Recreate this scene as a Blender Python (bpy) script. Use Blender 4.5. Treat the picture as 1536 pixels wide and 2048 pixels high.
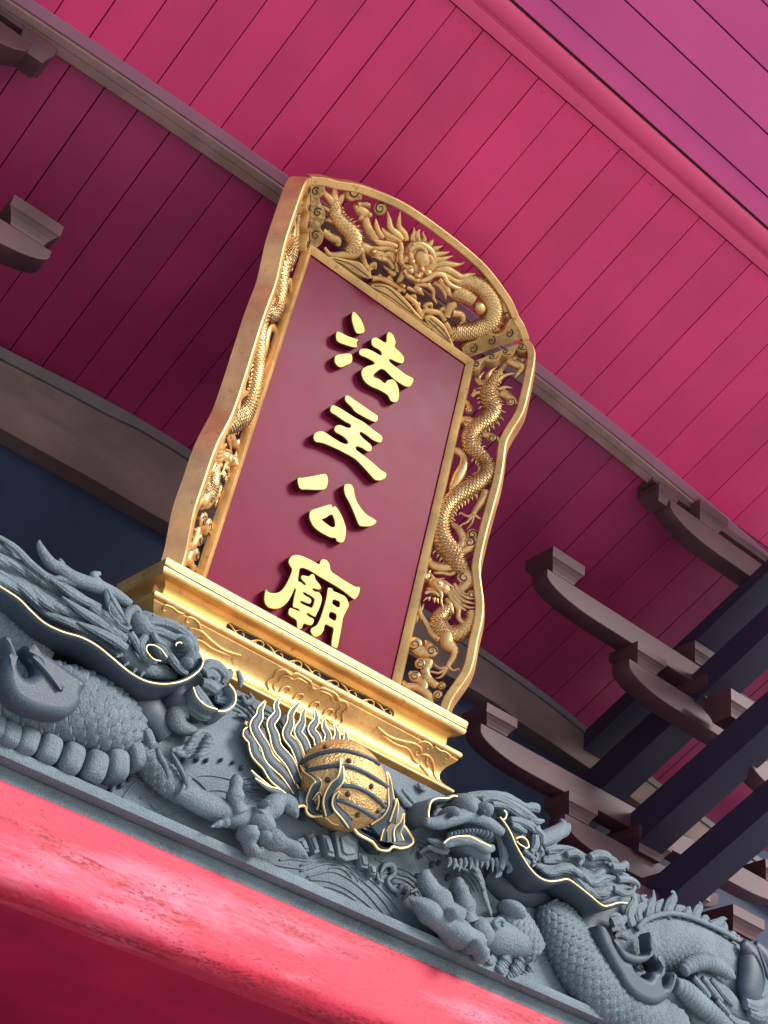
import bpy, bmesh, math, random
import numpy as np
from mathutils import Vector, Matrix
random.seed(4); RNG = np.random.default_rng(4)
for o in list(bpy.data.objects): bpy.data.objects.remove(o)
FPX = 2750.0                                   # focal length in photo pixels (1536 x 2048)
def nrm(v):
    v = np.array(v, float); return v/np.linalg.norm(v)
cX = nrm([4607, 2853, FPX])                    # facade direction seen by the camera (right, down, forward)
cP = np.array([1105, -4576, FPX], float); cP = nrm(cP - cX*cP.dot(cX))
cN = np.cross(cX, cP)
LEAN = math.radians(8)                         # the plaque leans out of the vertical
cV = math.cos(LEAN)*cP - math.sin(LEAN)*cN
cH = math.cos(LEAN)*cN + math.sin(LEAN)*cP
C2W = np.array([cX, -cH, cV])                  # camera (right, down, forward) -> world (x along facade, y inwards, z up)
AX = np.array([1., 0, 0]); AH = np.array([0., -1, 0]); AV = np.array([0., 0, 1])
AP = math.cos(LEAN)*AV + math.sin(LEAN)*AH     # up along the plaque
AN = math.cos(LEAN)*AH - math.sin(LEAN)*AV     # out of the plaque
def ray(p): return C2W @ np.array([p[0]-768, p[1]-1024, FPX], float)
ORG = np.array([0, 0, 4.26])                   # foot of the plaque panel
CAM = ORG - ray((600, 1257))/FPX*5.0
class Frame:
    def __init__(s, o, u, v):
        s.o = np.array(o, float); s.u = nrm(u); v = np.array(v, float); s.v = nrm(v - s.u*v.dot(s.u)); s.n = np.cross(s.u, s.v)
    def hit(s, p, h=0.0):
        r = ray(p); o = s.o + s.n*h
        return CAM + r*((o - CAM).dot(s.n)/r.dot(s.n))
    def loc(s, w): d = np.asarray(w) - s.o; return np.array([d.dot(s.u), d.dot(s.v), d.dot(s.n)])
    def h2(s, p, h=0.0): return s.loc(s.hit(p, h))[:2]
    def at(s, a, b, h=0.0): return s.o + s.u*a + s.v*b + s.n*h
CR = dict(A=(540,320,560/1536), B=(760,660,340/1514), C=(740,1000,300/1336), D=(330,340,350/1536), E=(330,740,310/1270),
          F=(500,600,360/1024), G=(260,1080,700/1536), H=(440,1360,440/1536), I=(0,1060,480/1536), J=(180,1380,480/1536),
          K=(620,1560,480/1536), L=(820,1540,480/1536), M=(1000,1700,536/1536), N=(900,880,636/1536), O=(880,1340,656/1536),
          P=(0,0,420/1434), Q=(0,600,500/1536), R=(0,1480,600/1536), S=(400,1640,700/1536), T=(900,0,636/1536),
          U=(900,500,636/1536), W=(100,0,600/1536), Z=(0,0,1))
def cp(c, p): x0, y0, s = CR[c]; return (x0 + p[0]*s, y0 + p[1]*s)
PHW, PHT, PCX = 0.44, 1.535, 0.010             # panel half width, height, centre
PLQ = Frame(ORG, AX, AP)
K2 = math.sqrt(.5)
WR = Frame(ORG + AX*(PCX+PHW), K2*AX + K2*AN, AP)      # right wing: u = outwards, v = up
WT = Frame(ORG + AX*PCX + AP*PHT, AX, K2*AP + K2*AN)   # top wing: u = right, v = outwards
WR.n = -WR.n if WR.n.dot(AN) < 0 else WR.n
LIN = Frame(ORG + AH*.20, AX, AV)
_b = Frame(ORG + AH*-1.0, AX, AV).hit((394, 912))
SL = math.radians(25)
CE = Frame(_b, AX, math.cos(SL)*AH + math.sin(SL)*AV)   # underside of the eave boards: u right, v outwards and up
CE.n = -CE.n if CE.n[2] > 0 else CE.n
# ---------------------------------------------------------------- camera, sky, sun, exposure
S = bpy.context.scene; COL = S.collection
cam = bpy.data.objects.new('camera', bpy.data.cameras.new('camera')); COL.objects.link(cam); S.camera = cam
cam.data.sensor_fit = 'HORIZONTAL'; cam.data.sensor_width = 36.0; cam.data.lens = FPX/1536*36.0
cam.data.clip_start = .05; cam.data.clip_end = 3000
_r = C2W @ np.diag([1, -1, -1])
cam.matrix_world = Matrix([list(_r[i])+[CAM[i]] for i in range(3)]+[[0, 0, 0, 1]])
SUN_AZ, SUN_EL = math.radians(32), math.radians(34)     # azimuth to the right of the facade's outward normal
sd = Vector((math.sin(SUN_AZ)*math.cos(SUN_EL), -math.cos(SUN_AZ)*math.cos(SUN_EL), math.sin(SUN_EL)))
sun = bpy.data.objects.new('sun', bpy.data.lights.new('sun', 'SUN')); COL.objects.link(sun)
sun.data.energy = 2.7; sun.data.angle = math.radians(20); sun.data.color = (1, .95, .88)
sun.rotation_euler = sd.to_track_quat('Z', 'Y').to_euler()
wd = bpy.data.worlds.new('World'); S.world = wd; wd.use_nodes = True
nt = wd.node_tree; bg = nt.nodes['Background']; sky = nt.nodes.new('ShaderNodeTexSky')
sky.sky_type = 'NISHITA'; sky.sun_disc = False; sky.sun_elevation = SUN_EL; sky.sun_rotation = math.atan2(sd.x, sd.y)
sky.air_density = 1.6; sky.dust_density = 1.0; sky.ozone_density = 4.0
nt.links.new(sky.outputs[0], bg.inputs[0]); bg.inputs[1].default_value = .13
S.view_settings.view_transform = 'Standard'; S.view_settings.look = 'None'; S.view_settings.gamma = 1
S.view_settings.use_curve_mapping = False; S.view_settings.exposure = .9
S.render.engine = 'CYCLES'; S.cycles.max_bounces = 6
# ---------------------------------------------------------------- materials
def mat(name, base, rough=.6, metal=0., var=.12, nscale=6., bump=.0, bscale=60., spec=.5, coat=0., speck=None, stain=None, rnd=0., grain=None):
    m = bpy.data.materials.new(name); m.use_nodes = True; t = m.node_tree; b = t.nodes['Principled BSDF']
    N_ = t.nodes.new; L_ = t.links.new
    tc = N_('ShaderNodeTexCoord'); src = tc.outputs['Object']
    no = N_('ShaderNodeTexNoise'); no.inputs['Scale'].default_value = nscale; no.inputs['Detail'].default_value = 6; no.inputs['Roughness'].default_value = .62
    geo = N_('ShaderNodeNewGeometry'); src = geo.outputs['Position']
    L_(src, no.inputs['Vector'])
    mp = N_('ShaderNodeMapRange'); mp.inputs['From Min'].default_value = .3; mp.inputs['From Max'].default_value = .7
    mp.inputs['To Min'].default_value = 1-var; mp.inputs['To Max'].default_value = 1+var; L_(no.outputs[0], mp.inputs['Value'])
    mx = N_('ShaderNodeMix'); mx.data_type = 'RGBA'; mx.blend_type = 'MULTIPLY'; mx.inputs[0].default_value = 1
    mx.inputs[6].default_value = (*base, 1); L_(mp.outputs[0], mx.inputs[7]); col = mx.outputs[2]
    if rnd:                                    # every board its own shade
        oi = N_('ShaderNodeObjectInfo'); mr = N_('ShaderNodeMapRange'); mr.inputs['To Min'].default_value = 1-rnd; mr.inputs['To Max'].default_value = 1+rnd; L_(oi.outputs['Random'], mr.inputs['Value'])
        xr = N_('ShaderNodeMix'); xr.data_type = 'RGBA'; xr.blend_type = 'MULTIPLY'; xr.inputs[0].default_value = 1; L_(col, xr.inputs[6]); L_(mr.outputs[0], xr.inputs[7]); col = xr.outputs[2]
    if speck:                                  # fine grains of another colour: (colour, scale, threshold, softness)
        c2, sc, th, so = speck
        n2 = N_('ShaderNodeTexNoise'); n2.inputs['Scale'].default_value = sc; n2.inputs['Detail'].default_value = 2; L_(src, n2.inputs['Vector'])
        m2 = N_('ShaderNodeMapRange'); m2.inputs['From Min'].default_value = th; m2.inputs['From Max'].default_value = th+so; L_(n2.outputs[0], m2.inputs['Value'])
        x2 = N_('ShaderNodeMix'); x2.data_type = 'RGBA'; L_(m2.outputs[0], x2.inputs[0]); L_(col, x2.inputs[6]); x2.inputs[7].default_value = (*c2, 1); col = x2.outputs[2]
    if stain:                                  # big worn patches: (colour, scale vector, threshold, softness)
        c2, sc, th, so = stain
        vm = N_('ShaderNodeVectorMath'); vm.operation = 'MULTIPLY'; vm.inputs[1].default_value = sc; L_(src, vm.inputs[0])
        n2 = N_('ShaderNodeTexNoise'); n2.inputs['Scale'].default_value = 1; n2.inputs['Detail'].default_value = 9; n2.inputs['Roughness'].default_value = .7; L_(vm.outputs[0], n2.inputs['Vector'])
        m2 = N_('ShaderNodeMapRange'); m2.inputs['From Min'].default_value = th; m2.inputs['From Max'].default_value = th+so; L_(n2.outputs[0], m2.inputs['Value'])
        x2 = N_('ShaderNodeMix'); x2.data_type = 'RGBA'; L_(m2.outputs[0], x2.inputs[0]); L_(col, x2.inputs[6]); x2.inputs[7].default_value = (*c2, 1); col = x2.outputs[2]
    L_(col, b.inputs['Base Color'])
    b.inputs['Metallic'].default_value = metal; b.inputs['Specular IOR Level'].default_value = spec
    if coat: b.inputs['Coat Weight'].default_value = coat; b.inputs['Coat Roughness'].default_value = .12
    rr = N_('ShaderNodeMapRange'); rr.inputs['To Min'].default_value = max(.05, rough-.1); rr.inputs['To Max'].default_value = min(1, rough+.1); L_(no.outputs[0], rr.inputs['Value']); L_(rr.outputs[0], b.inputs['Roughness'])
    if bump:
        nb = N_('ShaderNodeTexNoise'); nb.inputs['Scale'].default_value = bscale; nb.inputs['Detail'].default_value = 4
        if grain: gv = N_('ShaderNodeVectorMath'); gv.operation = 'MULTIPLY'; gv.inputs[1].default_value = grain; L_(src, gv.inputs[0]); L_(gv.outputs[0], nb.inputs['Vector'])
        else: L_(src, nb.inputs['Vector'])
        bp = N_('ShaderNodeBump'); bp.inputs['Strength'].default_value = bump; bp.inputs['Distance'].default_value = .01; L_(nb.outputs[0], bp.inputs['Height']); L_(bp.outputs[0], b.inputs['Normal'])
    return m
MT = dict(
    stone=mat('blue_grey_granite', (.100, .130, .150), .70, 0, .38, 6, .45, 130, .35, speck=((.19, .23, .255), 420, .55, .06)),
    stoned=mat('polished_slate_stone', (.036, .052, .070), .50, 0, .2, 8, .06, 200, .3, speck=((.08, .11, .14), 400, .56, .06)),
    gold=mat('gilded_wood', (.66, .40, .15), .50, .72, .28, 6, .14, 40, .5, speck=((.44, .22, .09), 45, .62, .14)),
    goldrefl=mat('gilding_red_reflection', (.70, .36, .17), .46, .74, .22, 7, .10, 40, .5, speck=((.45, .22, .10), 50, .64, .12)),  # red reflection of the eave put into the colour of the rim sides
    goldp=mat('gold_paint', (.69, .43, .085), .5, .2, .10, 14, .05, 70, .5, speck=((.55, .35, .1), 90, .68, .05)),
    golda=mat('antique_gilding', (.74, .46, .19), .38, .78, .24, 20, .12, 90, .5, speck=((.34, .17, .08), 70, .62, .12)),
    tarnish=mat('tarnished_gilding', (.42, .40, .30), .45, .5, .3, 14),
    patina=mat('dark_patina', (.07, .035, .02), .6, .2),
    goldl=mat('gold_line_paint', (.90, .62, .28), .38, .7, .12, 30),
    hammered=mat('hammered_gilding', (.66, .41, .17), .40, .75, .2, 18, .8, 130, .5),
    lacquer=mat('maroon_lacquer', (.15, .006, .030), .34, 0, .16, 3.5, .05, 9, .06, stain=((.17, .013, .042), (2.5, 2.5, .9), .48, .3), speck=((.09, .006, .02), 300, .76, .03)),
    letterside=mat('dark_maroon_paint', (.060, .007, .018), .4),
    redbeam=mat('weathered_red_paint', (.50, .015, .047), .62, 0, .06, 3, .12, 70, .4),
    redin=mat('shaded_red_board_paint', (.31, .016, .084), .5, 0, .14, 2.2, .10, 30, .4, rnd=.09, grain=(1.5, .12, .12)),  # inner boards: shade under the eave is put into the colour
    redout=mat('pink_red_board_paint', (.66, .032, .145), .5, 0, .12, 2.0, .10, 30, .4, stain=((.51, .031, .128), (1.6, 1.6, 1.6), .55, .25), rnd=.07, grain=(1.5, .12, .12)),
    redfas=mat('pink_red_trim_paint', (.66, .055, .16), .5, 0, .07, 3, .03, 30, .4),
    purlin=mat('brown_timber', (.23, .115, .10), .6, 0, .25, 7, .2, 50),
    trim=mat('purple_grey_trim', (.30, .11, .17), .6, 0, .1, 5),
    beam=mat('grey_brown_timber', (.17, .098, .088), .7, 0, .25, 3.5, .3, 24, grain=(.1, 1, 1), stain=((.10, .066, .068), (1.2, 7, 7), .5, .2)),
    trimgrey=mat('grey_timber', (.14, .105, .105), .7, 0, .2, 5, .2, 40),
    bracket=mat('dark_red_brown_timber', (.080, .026, .034), .55, 0, .35, 5, .1, 40),
    navybar=mat('dark_navy_timber', (.024, .015, .042), .6, 0, .2, 3),
    navy=mat('navy_paint', (.030, .036, .085), .6, 0, .2, 3),
    wallm=mat('navy_shade_plaster', (.016, .024, .060), .8, 0, .3, 2, .2, 20),  # bluish dark of the shaded recess, put into the base colour
    redlong=mat('sky_sheen_board_paint', (.62, .060, .235), .42, 0, .07, 2.0, .06, 30, .5, rnd=.06, grain=(.12, 1, 1)),  # purple sheen of the sky is put into this base colour
    maroon=mat('shaded_red_paint', (.36, .004, .034), .6, 0, .2, 4, .1, 50, .3),  # soffit red darkened to carry the shade under the beam
    darkfloor=mat('dark_paving', (.10, .09, .09), .8),
    paving=mat('pale_granite_paving', (.50, .48, .46), .8, 0, .1, .5),
)
def weathered():
    """red paint of the front beam: chalky pale patches, rubbed streaks along the grain and fine flecks"""
    m = MT['redbeam']; t = m.node_tree; b = t.nodes['Principled BSDF']; N_ = t.nodes.new; L_ = t.links.new
    col = b.inputs['Base Color'].links[0].from_socket; geo = N_('ShaderNodeNewGeometry')
    def noise(scale, detail=6, rough=.6, off=(0, 0, 0)):
        v = N_('ShaderNodeVectorMath'); v.operation = 'MULTIPLY_ADD'; v.inputs[1].default_value = scale; v.inputs[2].default_value = off; L_(geo.outputs['Position'], v.inputs[0])
        n = N_('ShaderNodeTexNoise'); n.inputs['Scale'].default_value = 1; n.inputs['Detail'].default_value = detail; n.inputs['Roughness'].default_value = rough; L_(v.outputs[0], n.inputs['Vector']); return n.outputs[0]
    def ramp(x, a, c):
        r = N_('ShaderNodeMapRange'); r.inputs['From Min'].default_value = a; r.inputs['From Max'].default_value = c; L_(x, r.inputs['Value']); return r.outputs[0]
    def mul(x, y):
        r = N_('ShaderNodeMath'); r.operation = 'MULTIPLY'; L_(x, r.inputs[0]); L_(y, r.inputs[1]); return r.outputs[0]
    def mix(f, c, k=1.):
        nonlocal col
        x = N_('ShaderNodeMix'); x.data_type = 'RGBA'; L_(f, x.inputs[0]); L_(col, x.inputs[6]); x.inputs[7].default_value = (*c, 1); col = x.outputs[2]
    mix(ramp(noise((1.1, 5, 5), 8, .65, (3.1, 0, 0)), .50, .66), (.60, .13, .20))
    patch = ramp(noise((1.3, 7, 9), 5, .6, (7.7, 2, 1)), .49, .57)
    mix(mul(patch, ramp(noise((9, 60, 80), 5, .7), .44, .54)), (.36, .006, .020))
    mix(mul(patch, ramp(noise((55, 150, 150), 2, .5), .55, .60)), (.20, .003, .012))
    mix(mul(ramp(noise((2.2, 9, 9), 5, .6, (1.7, 5, 3)), .48, .56), ramp(noise((60, 160, 160), 2, .5, (4, 4, 4)), .60, .65)), (.24, .004, .016))
    L_(col, b.inputs['Base Color'])
weathered()
# ---------------------------------------------------------------- object helpers
WL = {}
def link(o, parent):
    COL.objects.link(o)
    if parent: o.parent = parent
def tag(o, label=None, cat=None, group=None, kind=None):
    if label: o['label'] = label
    if cat: o['category'] = cat
    if group: o['group'] = group
    if kind: o['kind'] = kind
    return o
def thing(name, loc, label, cat, group=None):
    o = bpy.data.objects.new(name, None); COL.objects.link(o); o.location = Vector(loc); o.empty_display_size = .1; WL[o] = np.array(loc, float)
    return tag(o, label, cat, group)
class MB:
    """collects vertices and faces of one mesh"""
    def __init__(s): s.v = []; s.f = []; s.m = []; s.n = 0; s.pc = []
    def add(s, v, f, mi=0):
        v = np.asarray(v, float).reshape(-1, 3); f = f.tolist() if isinstance(f, np.ndarray) else list(f); s.pc.append((v, f, mi)); s.v.append(v); s.f += [tuple(i+s.n for i in q) for q in f]; s.m += list(mi) if isinstance(mi, list) else [mi]*len(f); s.n += len(v); return s
    def addt(s, t, mi=0): return s.add(t[0], t[1], mi)
def mk(name, data, mats, parent=None, smooth=True, label=None):
    if isinstance(data, MB): v, f, mi = np.concatenate(data.v), data.f, data.m
    else: v, f = np.asarray(data[0], float), data[1]; mi = None
    c = (v.min(0)+v.max(0))/2
    me = bpy.data.meshes.new(name); me.from_pydata((v-c).tolist(), [], [tuple(int(i) for i in q) for q in f])
    if not isinstance(mats, (list, tuple)): mats = [mats]
    for m in mats: me.materials.append(m if not isinstance(m, str) else MT[m])
    if mi and len(mats) > 1: me.polygons.foreach_set('material_index', mi)
    if smooth:
        me.polygons.foreach_set('use_smooth', [True]*len(me.polygons))
        if smooth != 2: me.set_sharp_from_angle(angle=math.radians(42))
    me.update()
    o = bpy.data.objects.new(name, me); link(o, parent)
    o.location = Vector(c - (WL[parent] if parent else 0)); WL[o] = c
    if label: o['label'] = label
    return o
def clusters(mb, gap=.004):
    """pieces of a mesh that touch each other belong together"""
    P = [q for q in mb.pc]; n = len(P); par = list(range(n)); rng = np.random.default_rng(1)
    sub = [q[0] if len(q[0]) <= 160 else q[0][rng.choice(len(q[0]), 160, False)] for q in P]; lo = [s.min(0)-gap for s in sub]; hi = [s.max(0)+gap for s in sub]
    def fd(i):
        while par[i] != i: i = par[i]
        return i
    for i in range(n):
        for j in range(i):
            if (lo[i] < hi[j]).all() and (lo[j] < hi[i]).all() and fd(i) != fd(j):
                e = min(np.ptp(sub[i], axis=0).max(), np.ptp(sub[j], axis=0).max())*.12+gap
                if np.sqrt(((sub[i][:, None]-sub[j][None])**2).sum(2)).min() < e: par[fd(i)] = fd(j)
    out = {}
    for i in range(n): out.setdefault(fd(i), MB()).add(*P[i])
    return sorted(out.values(), key=lambda m: -m.n)
def mkc(name, mb, mats, parent=None, smooth=True, label=None, nest=False):
    """one object per connected piece; with nest the biggest piece parents the others"""
    objs = []
    for q in clusters(mb): objs.append(mk(name, q, mats, objs[0] if nest and objs else parent, smooth, label if not objs else None))
    return objs
def cat(pts, n, closed=False):
    """Catmull-Rom through the rows of pts, n samples of even spacing (by the first three columns)"""
    p = np.asarray(pts, float)
    if closed: p = np.vstack([p[-1], p, p[0], p[1]])
    else: p = np.vstack([2*p[0]-p[1], p, 2*p[-1]-p[-2]])
    out = []
    for i in range(1, len(p)-2):
        t = np.linspace(0, 1, 24, endpoint=False)[:, None]; a, b, c, d = p[i-1], p[i], p[i+1], p[i+2]
        out.append(.5*((2*b)+(c-a)*t+(2*a-5*b+4*c-d)*t*t+(3*b-a-3*c+d)*t**3))
    out.append(p[-2:-1]); out = np.vstack(out); k = min(3, out.shape[1])
    L = np.r_[0, np.cumsum(np.linalg.norm(np.diff(out[:, :k], axis=0), axis=1))]
    s = np.linspace(0, L[-1], n + (1 if closed else 0)); r = np.stack([np.interp(s, L, out[:, j]) for j in range(out.shape[1])], 1)
    return r[:-1] if closed else r
def tube(p3, r, nv, ns=12, flat=1., disp=None, half=False, twist=None):
    p3 = np.asarray(p3, float); m = len(p3); r = np.broadcast_to(np.asarray(r, float), (m,))
    T = np.gradient(p3, axis=0); T /= np.linalg.norm(T, axis=1)[:, None]+1e-12
    nv = np.broadcast_to(nv, (m, 3)); a = np.cross(T, nv); a /= np.linalg.norm(a, axis=1)[:, None]+1e-12; b = np.cross(a, T)
    if half: th = np.linspace(-.25*math.pi, 1.25*math.pi, ns)
    else: th = np.linspace(0, 2*math.pi, ns, endpoint=False)
    s = np.r_[0, np.cumsum(np.linalg.norm(np.diff(p3, axis=0), axis=1))]
    R = np.repeat(r[:, None], ns, 1)
    if disp is not None: R = R + disp(s[:, None]+0*R, th[None, :]+0*R, r[:, None]+0*R)
    v = p3[:, None, :] + R[..., None]*(np.cos(th)[None, :, None]*a[:, None, :] + flat*np.sin(th)[None, :, None]*b[:, None, :])
    v = v.reshape(-1, 3); I, J = np.meshgrid(np.arange(m-1), np.arange(ns - (1 if half else 0)), indexing='ij'); I = I.ravel(); J = J.ravel(); Kk = (J+1) % ns
    f = np.stack([I*ns+J, I*ns+Kk, (I+1)*ns+Kk, (I+1)*ns+J], 1).tolist()
    v = np.vstack([v, p3[0], p3[-1]]); q = len(v)
    for j in range(ns - (1 if half else 0)):
        k = (j+1) % ns; f.append((q-2, k, j)); f.append((q-1, (m-1)*ns+j, (m-1)*ns+k))
    return v, f
def scaled(p3, r, nv, ns, flat, disp):
    """scaly body whose engraved scale outlines carry a dark antique wash"""
    v, f = tube(p3, r, nv, ns, flat, disp); dk = np.r_[disp.dark.ravel(), False, False]; out = MB()
    out.v = [v]; out.f = [tuple(q) for q in f]; out.m = [int(sum(bool(dk[i]) for i in q) >= 2) for q in f]; out.n = len(v); out.pc = [(v, out.f, out.m)]; return out
def trace(fr, c, pts, h=0., n=40, closed=False):
    """photo points (x, y, radius[, h]) of a crop -> smooth 3-D path and radii on a plane of the place"""
    out = []
    for q in pts:
        hh = q[3] if len(q) > 3 else h; w = fr.hit(cp(c, q), hh)
        d = (w-CAM).dot(C2W @ np.array([0, 0, 1.])); out.append([*w, q[2]*CR[c][2]*d/FPX])
    r = cat(out, n, closed); return r[:, :3], np.maximum(r[:, 3], 2e-4)
def tt(fr, c, pts, h=0., n=40, ns=10, flat=1., disp=None, half=False):
    p, r = trace(fr, c, pts, h, n); return tube(p, r, fr.n, ns, flat, disp, half)
def scales(a, amp, th0=math.pi/2, step=.50, flip=1):
    """overlapping fish scales: a = width, amp = relief"""
    def d(s, th, r):
        r0 = r.mean(); t = (th-th0)*r0; best = np.zeros_like(s); dark = np.zeros(s.shape, bool); done = np.zeros(s.shape, bool); p = a*step; R = a*.74
        ss = s if flip > 0 else s.max()-s
        j0 = np.floor(ss/p).astype(int)
        for dj in (-2, -1, 0):
            j = j0+dj; tc = (np.round(t/a-.5*(j % 2))+.5*(j % 2))*a; ds = ss-j*p; q = np.sqrt(ds**2+(t-tc)**2)
            inn = (q < R) & (~done); e = np.clip((R-q)/(R*.10), 0, 1)
            best = np.where(inn, amp*(.25+.75*np.clip(ds/R, 0, 1))*e**.5*(1-.25*((t-tc)/(.5*a))**2), best); dark |= inn & (q > R*.93); done |= inn
        d.dark = dark | ~done; return best
    return d
def ribs(p, amp, th=None):
    def d(s, t, r): return amp*(np.abs(np.sin(math.pi*s/p))**.5-.5)
    return d
def ell(c, ax, rad, ns=20, nr=12):
    """ellipsoid, ax rows = three axes"""
    u = np.linspace(0, 2*math.pi, ns, endpoint=False); w = np.linspace(-math.pi/2, math.pi/2, nr); v = []
    for b in w:
        for a in u: v.append((math.cos(b)*math.cos(a)*rad[0], math.cos(b)*math.sin(a)*rad[1], math.sin(b)*rad[2]))
    v = np.array(v) @ np.asarray(ax) + np.asarray(c); f = [(i*ns+j, i*ns+(j+1) % ns, (i+1)*ns+(j+1) % ns, (i+1)*ns+j) for i in range(nr-1) for j in range(ns)]
    return v, f
def sel(fr, c, x, y, rx, ry, rh, h, rot=0., pw=.55):
    """cushion-shaped block (superellipsoid)"""
    w = fr.hit(cp(c, (x, y)), h); d = (w-CAM).dot(C2W @ np.array([0, 0, 1.])); k = CR[c][2]*d/FPX; a = math.radians(rot)
    v, f = ell((0, 0, 0), np.eye(3), (1, 1, 1), 36, 22); v = np.sign(v)*np.abs(v)**pw; v = v*np.array([rx*k, ry*k, rh])
    u_ = math.cos(a)*fr.u+math.sin(a)*fr.v; v_ = -math.sin(a)*fr.u+math.cos(a)*fr.v
    return v @ np.array([u_, v_, fr.n])+w, f
def grooves(k=6, amp=.16, ph=0.): return lambda s, t, r: r*amp*np.abs(np.sin(k*t/2+ph+s*9))-r*amp*.5
def el(fr, c, x, y, rx, ry, rh, h, rot=0.):
    """ellipsoid at a photo point: radii in crop pixels in the plane, rh in metres out of it"""
    w = fr.hit(cp(c, (x, y)), h); d = (w-CAM).dot(C2W @ np.array([0, 0, 1.])); k = CR[c][2]*d/FPX
    a = math.radians(rot); u = math.cos(a)*fr.u+math.sin(a)*fr.v; v = -math.sin(a)*fr.u+math.cos(a)*fr.v
    return ell(w, [u, v, fr.n], (rx*k, ry*k, rh))
def box(o, u, v, w, a, b, c):
    """box from corner ranges along three axes"""
    P = [np.asarray(o)+u*x+v*y+w*z for x in a for y in b for z in c]
    return np.array(P), [(0, 1, 3, 2), (4, 6, 7, 5), (0, 4, 5, 1), (2, 3, 7, 6), (0, 2, 6, 4), (1, 5, 7, 3)]
def bevbox(o, u, v, w, a, b, c, r):
    """box with chamfered edges"""
    bm = bmesh.new(); V, Fc = box(o, u, v, w, a, b, c); vs = [bm.verts.new(p) for p in V]
    for q in Fc: bm.faces.new([vs[i] for i in q])
    bmesh.ops.recalc_face_normals(bm, faces=bm.faces)
    bmesh.ops.bevel(bm, geom=list(bm.edges), offset=r, segments=2, profile=.6, affect='EDGES')
    bm.verts.index_update(); out = np.array([x.co[:] for x in bm.verts]), [[x.index for x in q.verts] for q in bm.faces]; bm.free(); return out
def plate(fr, loops, h0, h1, bev=.0015, res=2):
    """flat shape with holes cut out of a board: loops = lists of (a, b) in the frame"""
    cu = bpy.data.curves.new('outline', 'CURVE'); cu.dimensions = '2D'; cu.fill_mode = 'BOTH'
    cu.extrude = (h1-h0)/2-bev; cu.bevel_depth = bev; cu.bevel_resolution = res-1; cu.offset = -bev
    for lp in loops:
        sp = cu.splines.new('POLY'); sp.points.add(len(lp)-1); sp.use_cyclic_u = True
        for q, p in zip(sp.points, lp): q.co = (p[0], p[1], 0, 1)
    o = bpy.data.objects.new('outline', cu); me = o.to_mesh()
    v = np.array([x.co[:] for x in me.vertices]); f = [tuple(q.vertices) for q in me.polygons]
    o.to_mesh_clear(); bpy.data.objects.remove(o); bpy.data.curves.remove(cu)
    w = fr.o + v[:, :1]*fr.u + v[:, 1:2]*fr.v + (v[:, 2:3]+(h0+h1)/2)*fr.n
    if np.cross(fr.u, fr.v).dot(fr.n) < 0: f = [q[::-1] for q in f]
    return w, f
def ploop(fr, c, pts, h=0., n=None, sm=True):
    """outline traced in a crop -> loop on the frame"""
    q = np.array([fr.h2(cp(c, p), h) for p in pts])
    return cat(q, n or len(pts)*5, True) if sm else q
def mirror(t):
    v = np.array(t[0]); c = ORG+AX*PCX; v = v - 2*((v-c).dot(AX))[:, None]*AX; return v, [tuple(q)[::-1] for q in t[1]]
def mmirror(mb):
    r = MB()
    for v, f, mi in mb.pc: r.add(mirror((v, []))[0], [tuple(q)[::-1] for q in f], mi)
    return r
def spiral(fr, a, b, r, turns=1.25, start=0., sgn=1, h=0., tr=.003, n=36):
    t = np.linspace(0, 1, n); ang = start+sgn*turns*2*math.pi*t; rr = r*(1-.82*t)
    p = np.array([fr.at(a+x*math.cos(g), b+x*math.sin(g), h) for x, g in zip(rr, ang)]); return tube(p, tr*(1.1-.5*t), fr.n, 7)
# ---------------------------------------------------------------- the setting: ground, wall, eave boards
g = MB(); g.add([(-400, -400, 0), (400, -400, 0), (400, 400, 0), (-400, 400, 0)], [(0, 1, 2, 3)])
tag(mk('ground', g, 'paving', None, False), 'pale granite courtyard paving in front of the temple gate', kind='structure')
wz = CE.o[2]
back_wall = tag(mk('back_wall', box(ORG*0, AX, -AH, AV, (-4, 6), (1.0985, 1.30), (0, wz-.30)), 'wallm', None, False), 'dark navy wall behind the plaque under the eave', kind='structure')
# underside of the eave: boards side by side, running out and up from the inner beam
edges = [-3.14, -2.98, -2.825, -2.67, -2.515, -2.36, -2.205, -2.05, -1.894, -1.739, -1.585, -1.432, -1.279, -1.126, -.973, -.82, -.665, -.510, -.362, -.213, -.054, .103, .265, .43, .6, .769, .943, 1.122, 1.302, 1.486, 1.677, 1.871, 2.075, 2.285, 2.497, 2.714, 2.905, 3.10, 3.30, 3.50, 3.70, 3.90, 4.10, 4.30, 4.5, 4.7]
deck = tag(mk('eave_deck', box(CE.o, CE.u, CE.v, -CE.n, (-3.3, 4.8), (-.75, 3.26), (.035, .09)), 'patina', None, False), 'dark roof deck above the red eave boards', kind='structure')
random.seed(11)
for a, b in zip(edges[:-1], edges[1:]):
    j = lambda: random.uniform(-.0006, .0006)
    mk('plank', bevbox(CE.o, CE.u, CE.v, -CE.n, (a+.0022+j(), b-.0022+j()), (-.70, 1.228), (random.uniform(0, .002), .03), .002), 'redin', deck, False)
    z0 = random.uniform(0, .0022)
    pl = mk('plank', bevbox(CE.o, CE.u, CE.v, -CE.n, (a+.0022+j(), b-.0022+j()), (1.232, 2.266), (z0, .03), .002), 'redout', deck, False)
    if -1 < a < 2.2:
        for k in (.3, .72):
            if random.random() < .8:
                e = ell(CE.at(a+(b-a)*k+random.uniform(-.01, .01), 2.238-random.uniform(0, .012), .0006-z0), [CE.u, CE.v, CE.n], (.0028, .0028, .0012), 8, 5); mk('nail', e, 'patina', pl)
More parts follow.
